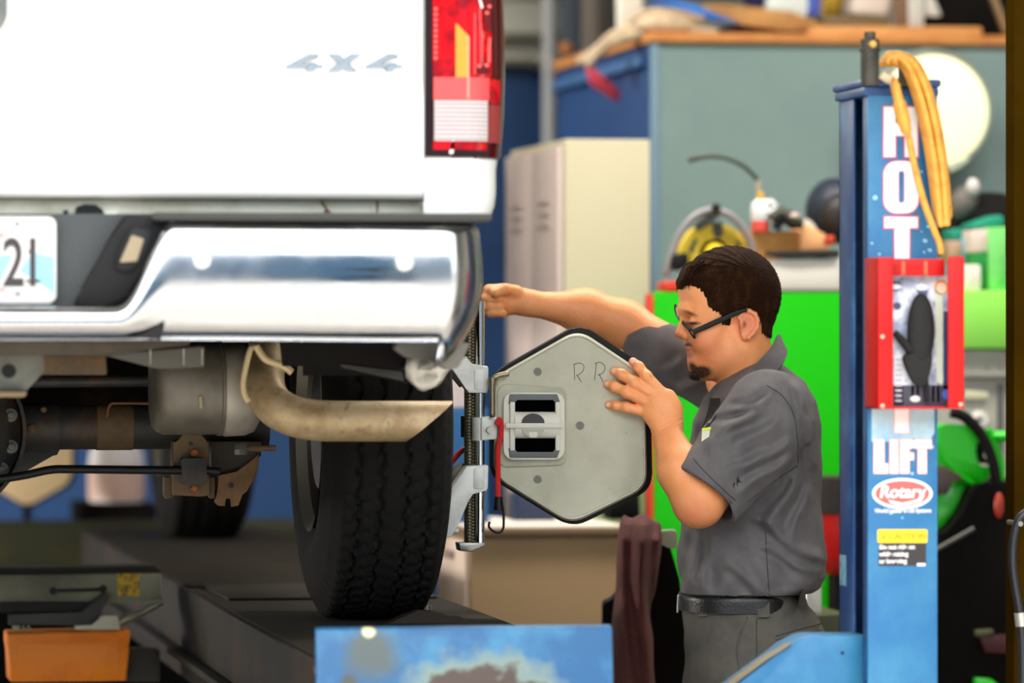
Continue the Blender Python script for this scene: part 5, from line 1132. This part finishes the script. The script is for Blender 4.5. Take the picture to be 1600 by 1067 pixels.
# --- near arm and hand on the target face
DP = PY(980,620,YS).xy.length
def dep_at(px, py):     # depth of the target face along this sight line
    p = PY(px, py, YS); return SA*p.x+CA*p.y
dP = dep_at(990, 615)
def A(px, py, off): return C(px, py, dP-off)
arm = [('+', cone(A(1200,655,.0), A(1094,781,.085), .050, .0475), 0), ('+', cone(A(1090,778,.09), A(1064,735,.075), .047, .044), .03), ('+', cone(A(1064,735,.075), A(1040,672,.038), .044, .0275, (1,.85,1)), .02),
 ('+', ellip(A(1090,796,.09), (.036,.036,.03)), .02)]
kn = {'i': (1041,617), 'm': (1030,622), 'r': (1020,632), 'p': (1013,645)}
for k, (x, y) in kn.items(): arm.append(('+', cone(A(1042,668,.034), A(x+3, y+2, .025), .024, .0135 if k != 'p' else .012, (1,.8,1)), .008))
arm.append(('+', ellip(A(1034,641,.028), (.034,.017,.032)), .02))
arm.append(('+', cone(A(1052,640,.022), A(1048,664,.03), .016, .02), .016))
fing = {'i': [(1036,616,.025),(1010,588,.026),(998,573,.016),(989,565,.010)], 'm': [(1026,621,.026),(990,597,.027),(972,585,.019),(960,579.5,.0105)], 'r': [(1016,631,.026),(978,612,.027),(960,604,.019),(949,600.5,.0105)], 'p': [(1010,644,.024),(978,636,.024),(963,634,.017),(951,632.5,.0098)]}
frad = {'i': (.0118,.0108,.0098,.0085), 'm': (.0122,.0112,.0100,.0088), 'r': (.0115,.0106,.0098,.0085), 'p': (.0102,.0095,.0088,.0078)}
nails = []
for k in 'imrp':
    P = [A(*q) for q in fing[k]]; r = frad[k]; sub = []
    for i in range(3): sub.append((P[i], P[i+1], r[i], r[i+1]))
    for j, (a, c, r1, r2) in enumerate(sub): arm.append(('+', cone(a, c, r1, r2), .004 if j else .005))
    for i in (1, 2): arm.append(('+', ellip(P[i]-np.array([0,.002,0]), np.array([r[i]*1.06]*3)), .004))
    d = P[3]-P[2]; d /= np.linalg.norm(d); nails.append((P[3]+d*r[3]*.15+np.array([0,-r[3]*.75,.0]), d))
thumb = [A(1049,648,.012), A(1038,634,-.022), A(1026,624,-.056), A(1008,616,-.088)]
for (a, c, r1, r2) in zip(thumb[:-1], thumb[1:], (.017,.0125,.0115), (.0125,.0115,.0095)): arm.append(('+', cone(a, c, r1, r2), .008))
def wrist_lines(p):
    u, w = 800+F*p[:,0]/p[:,1], HZ-F*p[:,2]/p[:,1]; t = ((u-1040)*.45+(w-668)*.9)
    return .0009*np.cos(t*.9)*np.exp(-(t/9)**2)*(np.abs((u-1040)*.9-(w-668)*.45) < 30)
wrist_lines.bb = (A(1000,720,.1)-.03, A(1080,630,.0)+.03); arm.append(('d', wrist_lines, 0))
# --- far arm reaching behind the bumper
DF = D0+.17
farm = [('+', cone(C(1112,578,D0+.15), C(975,506,DF+.06), .044, .044), 0), ('+', cone(C(975,506,DF+.06), C(915,487,DF+.05), .045, .043), .03), ('+', cone(C(915,487,DF+.05), C(822,473,DF), .042, .0225), .03),
 ('+', cone(C(824,473,DF), C(795,467,DF-.005), .023, .030, (1,.8,1)), .02), ('+', ellip(C(786,470,DF), (.030,.025,.028)), .015)]
for i, (y, dx) in enumerate(((452,0),(464,-4),(476,-3),(486,2))):
    a, c_, e = C(786+dx,y,DF+.012), C(764+dx,y+1,DF+.006), C(768+dx,y+3,DF-.03)
    farm += [('+', cone(a, c_, .0125, .0112), .006), ('+', cone(c_, e, .0112, .0095), .004), ('+', cone(e, C(784+dx,y+4,DF-.034), .0095, .0085), .004)]
th = [C(806,456,DF-.018), C(790,452,DF-.034), C(774,458,DF-.044)]
farm += [('+', cone(th[0], th[1], .014, .0115), .008), ('+', cone(th[1], th[2], .0115, .0095), .004)]
# torso core under the shirt so that the figure is one body
core_rows = [(600,1140,1200,.05),(640,1110,1255,.13),(700,1092,1262,.15),(780,1088,1262,.145),(860,1080,1262,.145),(940,1074,1258,.15),(1000,1078,1270,.15),(1060,1080,1272,.14)]
core = loft(core_rows, D0, 2.2)
core_b = [('+', core, 0), ('+', cone(C(1170,600,D0), C(1178,680,D0), .052, .06), .03), ('+', cone(A(1200,655,-.01), C(1190,680,D0), .05, .1), .03), ('+', cone(C(1128,566,D0+.14), C(1176,655,D0), .05, .06), .03)]
LEG = [(D0-.09, 0), (D0+.11, 1)]
legs = []
for dl, k in LEG:
    hip, kne, ank = C(1178,1040,dl), C(1165+10*k,1400,dl), C(1180+20*k,1690,dl)
    legs += [('+', cone(hip, kne, .085, .055), .03), ('+', cone(kne, ank, .052, .036), .02), ('+', cone(ank, C(1130+20*k,1722,dl), .036, .03), .02)]
body = head+core_b+arm+farm+legs
bf = lambda p: ev(body, p)
def smooth_union_body(p):
    d = np.minimum(ev(head, p), ev(core_b, p)); d = np.minimum(d, ev(arm, p)); d = np.minimum(d, ev(farm, p)); return np.minimum(d, ev(legs, p))
fbm = smooth_union_body
# visible skin at fine pitch, hidden trunk coarse, welded into one mesh
def merge(name, parts):
    me = bpy.data.meshes.new(name); g = bmesh.new(); vs = []
    for m_, v_ in parts: g.from_mesh(m_); vs.append(v_); bpy.data.meshes.remove(m_)
    g.to_mesh(me); g.free(); return me, np.concatenate(vs)
parts_ = []
parts_.append(isomesh('h', lambda p: ev(head, p), C(1040,625,D0)-np.array([0,.11,0]), C(1235,375,D0)+np.array([0,.11,0]), .0016, marg=.006))
parts_.append(isomesh('a', lambda p: ev(arm, p), A(935,840,.17), A(1260,545,-.12)+np.array([0,.0,0]), .0021, marg=.006))
parts_.append(isomesh('f', lambda p: ev(farm, p), C(740,640,9.45), C(1160,425,9.86), .0028, marg=.006))
parts_.append(isomesh('b', lambda p: np.minimum(ev(core_b, p), ev(legs, p)), C(1040,1745,9.15), C(1300,590,9.76), .012, marg=.02))
me, v = merge('person_body', parts_)
u, w = pxof(v)
blob = lambda cx, cy, rx, ry: np.clip(1.25-np.sqrt(((u-cx)/rx)**2+((w-cy)/ry)**2), 0, 1)
hm_ = (u > 1045) & (u < 1240) & (w < 640)
attr(me, 'flush', np.clip((blob(1168,505,20,26)*.75+blob(1057,523,12,11)*.7+blob(1100,535,30,18)*.35+blob(1120,560,40,20)*.25)*hm_ + blob(1085,800,36,30)*.45 + blob(988,566,10,9)*.6, 0, 1))
attr(me, 'lip', np.clip(blob(1073,544.5,8,3.6)+blob(1077,554,9,5), 0, 1)*hm_*.8)
gt = np.clip(blob(1094,582,20,12)*1.6+blob(1080,570,8,7)*.9, 0, 1)
st = np.clip(blob(1074,539,10,5)*1.0+blob(1120,568,34,18)*.22+blob(1148,550,20,22)*.15, 0, 1)
attr(me, 'beard', np.clip(gt+st, 0, 1)*hm_)
near_ = v[:,1] < D0
attr(me, 'lash_ear_shade', np.clip(blob(1083,505,12,2.8)*1.2+np.clip(1.2-np.sqrt(((u-1078)/13)**2+((w-489-(u-1078)*.36)/3.2)**2),0,1)*.8+blob(1163,507,4,6)*.5, 0, 1)*hm_*1.0)  # last spot is shade painted into the ear hollow
nl = np.zeros(len(v))
for c_, d in nails: 
    q = v-c_; al = q@d; nl = np.maximum(nl, np.clip(2.2*(1.25-np.sqrt((al/.0062)**2+((q-al[:,None]*d)**2).sum(1)/.0052**2)), 0, 1))
attr(me, 'nail', nl)
put('body', me, skin, man, smooth=180)
# --- hair
hairm = mat('hair_brown', (42,24,12), .7, var=((74,46,24), 60, .48, .75), stretch=(1.0,1,.35), spec=.06)
n_ = hairm.node_tree; b_ = n_.nodes['Principled BSDF']
tc_ = n_.nodes.new('ShaderNodeTexCoord'); mp_ = n_.nodes.new('ShaderNodeMapping'); mp_.inputs['Rotation'].default_value = (0, .5, 0); mp_.inputs['Scale'].default_value = (60, 260, 520); n_.links.new(tc_.outputs['Object'], mp_.inputs[0])
no_ = n_.nodes.new('ShaderNodeTexNoise'); no_.inputs['Scale'].default_value = 1.0; no_.inputs['Detail'].default_value = 3; n_.links.new(mp_.outputs[0], no_.inputs[0])
bp_ = n_.nodes.new('ShaderNodeBump'); bp_.inputs['Strength'].default_value = .9; bp_.inputs['Distance'].default_value = .006; n_.links.new(no_.outputs[0], bp_.inputs['Height']); n_.links.new(bp_.outputs[0], b_.inputs['Normal'])
hpoly = np.array([(1050,340),(1050,446),(1062,453),(1074,446),(1084,447),(1094,452),(1102,462),(1106,478),(1116,486),(1126,490),(1128,508),(1140,509),(1143,494),(1152,487),(1168,482),(1182,488),(1188,504),(1190,520),(1200,527),(1216,531),(1240,520),(1240,340)], float)
def poly_sd(u, w, P):
    d = np.full(len(u), 1e9); ins = np.zeros(len(u), bool); n = len(P)
    for i in range(n):
        a, c = P[i], P[(i+1) % n]; e = c-a; q = np.stack([u-a[0], w-a[1]], 1); t = np.clip((q@e)/(e@e), 0, 1); d = np.minimum(d, ((q-t[:,None]*e)**2).sum(1))
        cr = ((a[1] > w) != (c[1] > w)) & (u < (c[0]-a[0])*(w-a[1])/((c[1]-a[1]) if c[1] != a[1] else 1e-9)+a[0]); ins ^= cr
    return np.sqrt(d)*np.where(ins, -1, 1)
skull = [('+', ellip(H(1141,466), (.094,.074,.092)), .0), ('+', ellip(H(1110,487), (.060,.061,.066), 0), .02), ('+', cone(H(1086,452,-.025), H(1086,452,.025), .030, .030), .02), ('+', cone(H(1160,528), H(1176,612), .053, .062), .03), ('+', cone(H(1150,540,.046), H(1100,573,.014), .024, .019), .03), ('+', cone(H(1150,540,-.046), H(1100,573,-.014), .024, .019), .03)]
def hair_f(p):
    u, w = pxof(p); ps = poly_sd(u, w, hpoly)*D0/F
    th = .0035+.0105*np.clip((520-w)/110, 0, 1)*np.clip(-ps/.018, 0, 1)
    an = np.arctan2(w-432, u-1196); st = .0008*np.sin(an*46+np.sin(u*.12)*.8+p[:,1]*90)+.0004*np.sin(an*83+p[:,1]*210+1)
    return smax(ev(skull, p)-th-st, ps+.0018*np.sin(u*1.1+p[:,1]*300)+.001*np.sin(u*2.3), .004)
me, v = isomesh('hair', hair_f, C(1045,540,D0)-np.array([0,.11,0]), C(1240,372,D0)+np.array([0,.11,0]), .0022, marg=.02)
put('hair', me, hairm, man, smooth=180)
# fringe strands
g = G(); rs = random.Random(5)
for k in range(90):
    x0 = rs.uniform(1085,1120); l = rs.uniform(-.045,.055); x1 = 1062+rs.uniform(-2,22); y1 = rs.uniform(444,456)
    a, m_, e = H(x0, rs.uniform(405,420), l), H((x0+x1)/2-8, 425+rs.uniform(-6,4), l*1.02), H(x1, y1, l*.95)
    g.tube([Vector(c2w(q[None])[0]) for q in (a, (a+m_)/2+np.array([-.002,0,.004]), m_, (m_+e)/2+np.array([-.003,0,.002]), e)], [.0012,.0012,.0012,.001,.0004], 5)
put('fringe', g, hairm, man, smooth=180, kind='stuff')
# goatee tuft
me, v = isomesh('goatee', lambda p: smin(ellip(H(1094,581), (.0255,.0245,.0155), .4)(p), ellip(H(1079,567), (.004,.007,.006))(p), .006)+.0012*noise3(p, 420)+.0008*noise3(p, 800, 1.), C(1066,604,D0)-np.array([0,.04,0]), C(1128,555,D0)+np.array([0,.04,0]), .0016)
put('goatee', me, mat('goatee', (36,25,19), .7), man, smooth=180)
# --- glasses
gb = mat('glasses_black', (7,7,8), .4, spec=.25)
Hw = lambda *a: Vector(c2w(HC(*a)[None])[0])
gl = put('glasses', G().tube([Hw(1079,519,.070), Hw(1100,510,.0735), Hw(1130,497,.079), Hw(1148,489,.081), Hw(1160,485,.0835), Hw(1174,487,.082)], [.0052,.0056,.0056,.005,.0042,.003], 8, sq=(.45,1)), gb, man, smooth=30)
put('temple', G().tube([Hw(1072,484,-.070), Hw(1110,478,-.078), Hw(1160,486,-.082)], .003, 8), gb, gl)
gm = mat('lens_glass', (250,252,252), .02, trans=1.0)
for loop in ([(1080,517,.067),(1073,509,.046),(1066,503,.014),(1065,504.5,.011),(1067,508,.016),(1073,515,.046),(1081,527,.062),(1082.5,526,.068)],
             [(1064,499,-.011),(1061,489,-.030),(1058,479,-.056),(1055.5,476,-.064),(1055,483,-.066),(1057,492,-.054),(1061,500,-.030),(1064,504,-.014)]):
    L3 = [Hw(*q) for q in loop]
    put('lens_rim', G().tube(crom(L3+[L3[0]], 4), .0019, 8), gb, gl, smooth=180)
    g = G(); g.prism(crom(L3+[L3[0]], 3)[:-1], (.0012*CA, -.0012*SA, 0)); put('lens', g, gm, gl, smooth=0)
put('bridge', G().tube(crom([Hw(1066,503,.012), Hw(1064,499,.0), Hw(1064,500,-.011)], 4), .0018, 8), gb, gl)
put('nose_pad', G().ell(Hw(1069,506,.014), (.0035,.002,.004)), mat('nose_pad', (190,180,160), .2, .3), gl)
# --- shirt
cloth = mat('work_cloth', (106,102,102), .85, var=((94,91,92), 30, .4, .7), bump=(900,.35))
seam = mat('seam_grey', (58,57,60), .9)
srows = [(558,1178,1200,.03),(575,1150,1228,.085),(596,1122,1254,.135),(625,1098,1272,.17),(660,1084,1280,.182),(700,1078,1283,.182),(750,1074,1282,.178),(790,1070,1281,.172),(840,1062,1284,.172),(875,1057,1290,.176),(900,1056,1293,.178),(918,1059,1284,.174),(930,1062,1262,.166),(938,1066,1248,.16)]
tor = loft(srows, D0, 2.25)
SH, HEM = A(1200,655,.02), A(1099,773,.085); ax = HEM-SH; LA = np.linalg.norm(ax); ax /= LA
slv = cone(SH, HEM+ax*.03, .094, .076, (1,.95,1))
FS, FH = C(1118,592,D0+.15), C(1000,529,DF+.06); fx = FH-FS; LF = np.linalg.norm(fx); fx /= LF
fslv = cone(FS, FH+fx*.03, .068, .057)
FOLDS = [(1195,632,1118,684,.007,7),(1222,650,1140,706,.006,8),(1240,684,1158,740,.006,8),(1240,708,1150,775,.007,8),(1210,615,1140,650,.006,6),(1180,640,1112,672,.006,6),(1176,804,1288,884,.008,9),
 (1248,738,1196,836,.007,9),(1264,748,1236,856,.006,8),(1182,850,1288,896,.006,8),(1088,830,1080,925,.006,7),(1110,822,1100,928,.006,8),(1128,876,1196,926,.006,8),(1200,700,1130,744,.005,7),(1262,640,1276,740,.005,8),(1235,590,1262,650,.005,8),(1100,590,1050,610,.004,8),(1070,560,1030,580,.004,7)]
def wr(p):
    u, w = pxof(p)
    d = .0048*noise3(p, 15)+.0024*noise3(p, 36, 1.)
    for x0, y0, x1, y1, am, wd in FOLDS:
        ex, ey = x1-x0, y1-y0; L = math.hypot(ex, ey); t = ((u-x0)*ex+(w-y0)*ey)/L; q = ((u-x0)*-ey+(w-y0)*ex)/L+4*np.sin(t*.06)
        en = np.clip(t/18, 0, 1)*np.clip((L-t)/18, 0, 1); d -= 1.35*am*en*(np.exp(-(q/wd)**2)-.7*np.exp(-((q-1.7*wd)/wd)**2))
    d += .0065*np.sin(u*.11+np.sin(w*.04)*1.5)*np.clip((w-840)/60, 0, 1)*np.clip((936-w)/22, 0, 1)
    return d
def shirt_f(p):
    d = tor(p)
    t = (p-SH)@ax; sl_ = np.maximum(slv(p), t-LA)
    inner = cone(SH, HEM+ax*.05, .088, .068, (1,.92,1))(p)
    tf = (p-FS)@fx; fs = np.maximum(fslv(p), tf-LF); finner = cone(FS, FH+fx*.05, .060, .051)(p)
    d = smin(d, sl_, .007); d = smin(d, fs, .03)
    d = d+wr(p)
    hol = np.maximum(inner, LA-.05-t); d = np.maximum(d, -hol)
    hol = np.maximum(finner, LF-.05-tf); d = np.maximum(d, -hol)
    nk = cone(C(1158,540,D0), C(1168,612,D0), .056, .062)(p); d = np.maximum(d, -nk)
    return d
me, v = isomesh('shirt', shirt_f, C(985,945,9.0), C(1305,480,9.9), .0036, marg=.03)
shirt = put('shirt', me, cloth, man, smooth=180)
W3 = lambda px, py, d: Vector(c2w(C(px, py, d)[None])[0])
def surf(px, py, off=.001, f=shirt_f, d0=8.95, d1=9.55):
    ds = np.linspace(d0, d1, 400); P = np.stack([C(px, py, d) for d in ds]); val = f(P); i = np.argmax(val < 0) if (val < 0).any() else 200
    return W3(px, py, ds[i]-off)
def stitch(pts, r=.0011, par=shirt): put('seam', G().tube([surf(x, y, .0006) for x, y in crom2(pts, 8)], r, 6), seam, par, smooth=180)
def crom2(pts, n): return [(q.x, q.y) for q in crom([(x, y, 0) for x, y in pts], n)]
stitch([(1198,602),(1222,618),(1240,648),(1246,690),(1247,724)]); stitch([(1246,728),(1224,742),(1196,762),(1168,784)])
stitch([(1083,716),(1102,738),(1128,763),(1149,782)]); stitch([(1196,830),(1198,870),(1202,930)]) 
# cuff hem, collar, placket
def strip(name, inner, outer, th, m, par):
    I, O = crom(inner, 5), crom(outer, 5)
    P = [[I[k]*(1-t)+O[k]*t+Vector((0,0,.006*math.sin(math.pi*t))) for t in np.linspace(0,1,5)] for k in range(len(I))]
    return put(name, G().grid(P, th), m, par, smooth=60)
strip('collar', [W3(1216,528,D0+0.020), W3(1204,548,D0-0.057), W3(1180,574,D0-0.075), W3(1152,603,D0-0.065), W3(1126,636,D0-0.050)], [W3(1219,534,D0+0.020), W3(1228,558,D0-0.080), W3(1206,592,D0-0.115), W3(1172,624,D0-0.110), W3(1137,660,D0-0.085)], .005, cloth, shirt)
strip('collar', [W3(1216,528,D0+0.020), W3(1206,545,D0+0.080), W3(1176,575,D0+0.090), W3(1145,600,D0+0.080), W3(1120,622,D0+0.050)], [W3(1219,534,D0+0.030), W3(1220,560,D0+0.110), W3(1180,600,D0+0.130), W3(1140,625,D0+0.110), W3(1108,650,D0+0.070)], .005, cloth, shirt)
strip('placket', [W3(1120,640,D0-0.060), W3(1108,668,D0-0.080), W3(1096,700,D0-0.100)], [W3(1130,650,D0-0.070), W3(1118,676,D0-0.090), W3(1106,706,D0-0.110)], .004, cloth, shirt)
dtag = max(0, 0)
stag = surf(1106,676,.012); dtag = SA*stag.x+CA*stag.y-.006
pt = put('pocket_tag', G().prism([W3(x, y, dtag) for x, y in ((1097,670),(1110,668),(1108,682),(1096,690))], (SA*.002,CA*.002,0)), mat('tag_white', (214,218,190), .6), shirt)
put('neck_dark_patch', G().grid([[surf(x0*(1-t)+x1*t, y, .007) for t in (0,.25,.5,.75,1)] for y, x0, x1 in ((622,1109,1125),(632,1108,1124),(648,1104,1118),(662,1099,1109),(672,1097,1101))]), mat('neck_patch_black', (12,11,13), .9), man, smooth=180)  # black patch laid on the shirt for tee and shadow at the neck
put('tag_edge', G().prism([W3(x, y, dtag-.001) for x, y in ((1097,669),(1111,667),(1111,671),(1097,673))], (SA*.002,CA*.002,0)), mat('tag_yellow', (206,226,40), .5), shirt)
# --- trousers, belt
trouser = mat('trouser_cloth', (92,88,80), .85, var=((78,75,68), 24, .4, .7), bump=(900,.35))
trows = [(922,1064,1256,.160),(945,1064,1262,.162),(960,1066,1276,.166),(985,1068,1288,.170),(1020,1068,1290,.172),(1060,1068,1284,.170),(1120,1068,1272,.165),(1180,1090,1250,.150)]
trl = loft(trows, D0, 2.3)
tl_ = [('+', trl, 0)]
for dl, k in LEG: tl_ += [('+', cone(C(1178,1090,dl), C(1168+10*k,1400,dl), .105, .078), .03), ('+', cone(C(1168+10*k,1400,dl), C(1178+20*k,1712,dl), .078, .062), .02)]
def tr_f(p):
    u, w = pxof(p); r = np.hypot(u-1110, w-1000)
    return ev(tl_, p)+.0022*noise3(p, 14, 2.)+.0012*noise3(p, 40)+.003*np.sin(w*.09+u*.05)*np.clip((w-990)/40, 0, 1)*(w < 1200)
me, v = isomesh('trousers', tr_f, C(1040,1712,9.15), C(1310,918,9.78), .0055, marg=.02)
trs = put('trousers', me, trouser, man, smooth=180)
def tseam(pts, r=.0011): put('seam', G().tube([surf(x, y, .0006, tr_f) for x, y in crom2(pts, 8)], r, 6), mat('trouser_seam', (52,50,47), .9), trs, smooth=180)
tseam([(1168,964),(1158,990),(1152,1020),(1156,1050)]); put('pocket_piping', G().tube([surf(x, y, .0005, tr_f) for x, y in crom2([(1168,966),(1156,990),(1152,1018),(1156,1046)], 8)], .0022, 8), trouser, trs, smooth=180)
tseam([(1182,966),(1182,1000),(1183,1066)]); tseam([(1212,994),(1240,986),(1284,974)]); tseam([(1212,1000),(1242,993),(1286,984)])
brow_ = [(925,1061,1254,.162),(930,1059,1255,.1655),(956,1061,1258,.1665),(961,1063,1258,.163)]
bl_ = loft(brow_, D0, 2.3)
me, v = isomesh('belt', bl_, C(1040,965,9.2), C(1280,918,9.72), .004, marg=.02)
belt = put('belt', me, mat('belt_leather', (22,21,22), .35, bump=(200,.15)), man, smooth=50)
put('buckle', G().box(-.006,.006,-.022,.022,-.018,.018,.003).prism([(-.009,-.016,-.004),(-.009,.016,-.004),(-.009,.016,.004),(-.009,-.016,.004)], (.004,0,0)) if False else G().tube([W3(1060,930,D0-0.020), W3(1059,956,D0-0.020), W3(1059,956,D0+0.030), W3(1060,930,D0+0.030), W3(1060,930,D0-0.020)], .0022, 8), mat('buckle_steel', (196,192,180), .25, .9), belt)
for pts in ([(1087,925),(1102,924),(1106,962),(1091,964)], [(1181,929),(1202,928),(1203,964),(1184,965)], [(1244,922),(1256,920),(1260,946),(1246,950)]):
    P = [surf(x, y, .011, bl_ if 930 < y < 958 else tr_f) for x, y in pts]
    my = min(q.y for q in P)
    put('belt_loop', G().prism([Vector((q.x, q.y, q.z)) for q in P], (SA*.004, CA*.004, 0), .0012), trouser, trs)
for dl, k in LEG:
    sh = [('+', cone(C(1195+20*k,1728,dl), C(1120+20*k,1734,dl), .045, .036, (1,1,.8)), 0), ('+', cone(C(1185+20*k,1715,dl), C(1185+20*k,1725,dl), .045, .045), .02)]
    me, v = isomesh('boot', lambda p: np.maximum(ev(sh, p), (C(1100,1744,dl)[2]-p[:,2])), C(1050,1760,dl-.1), C(1260,1660,dl+.1), .007); put('boot', me, blackp, man, smooth=180)
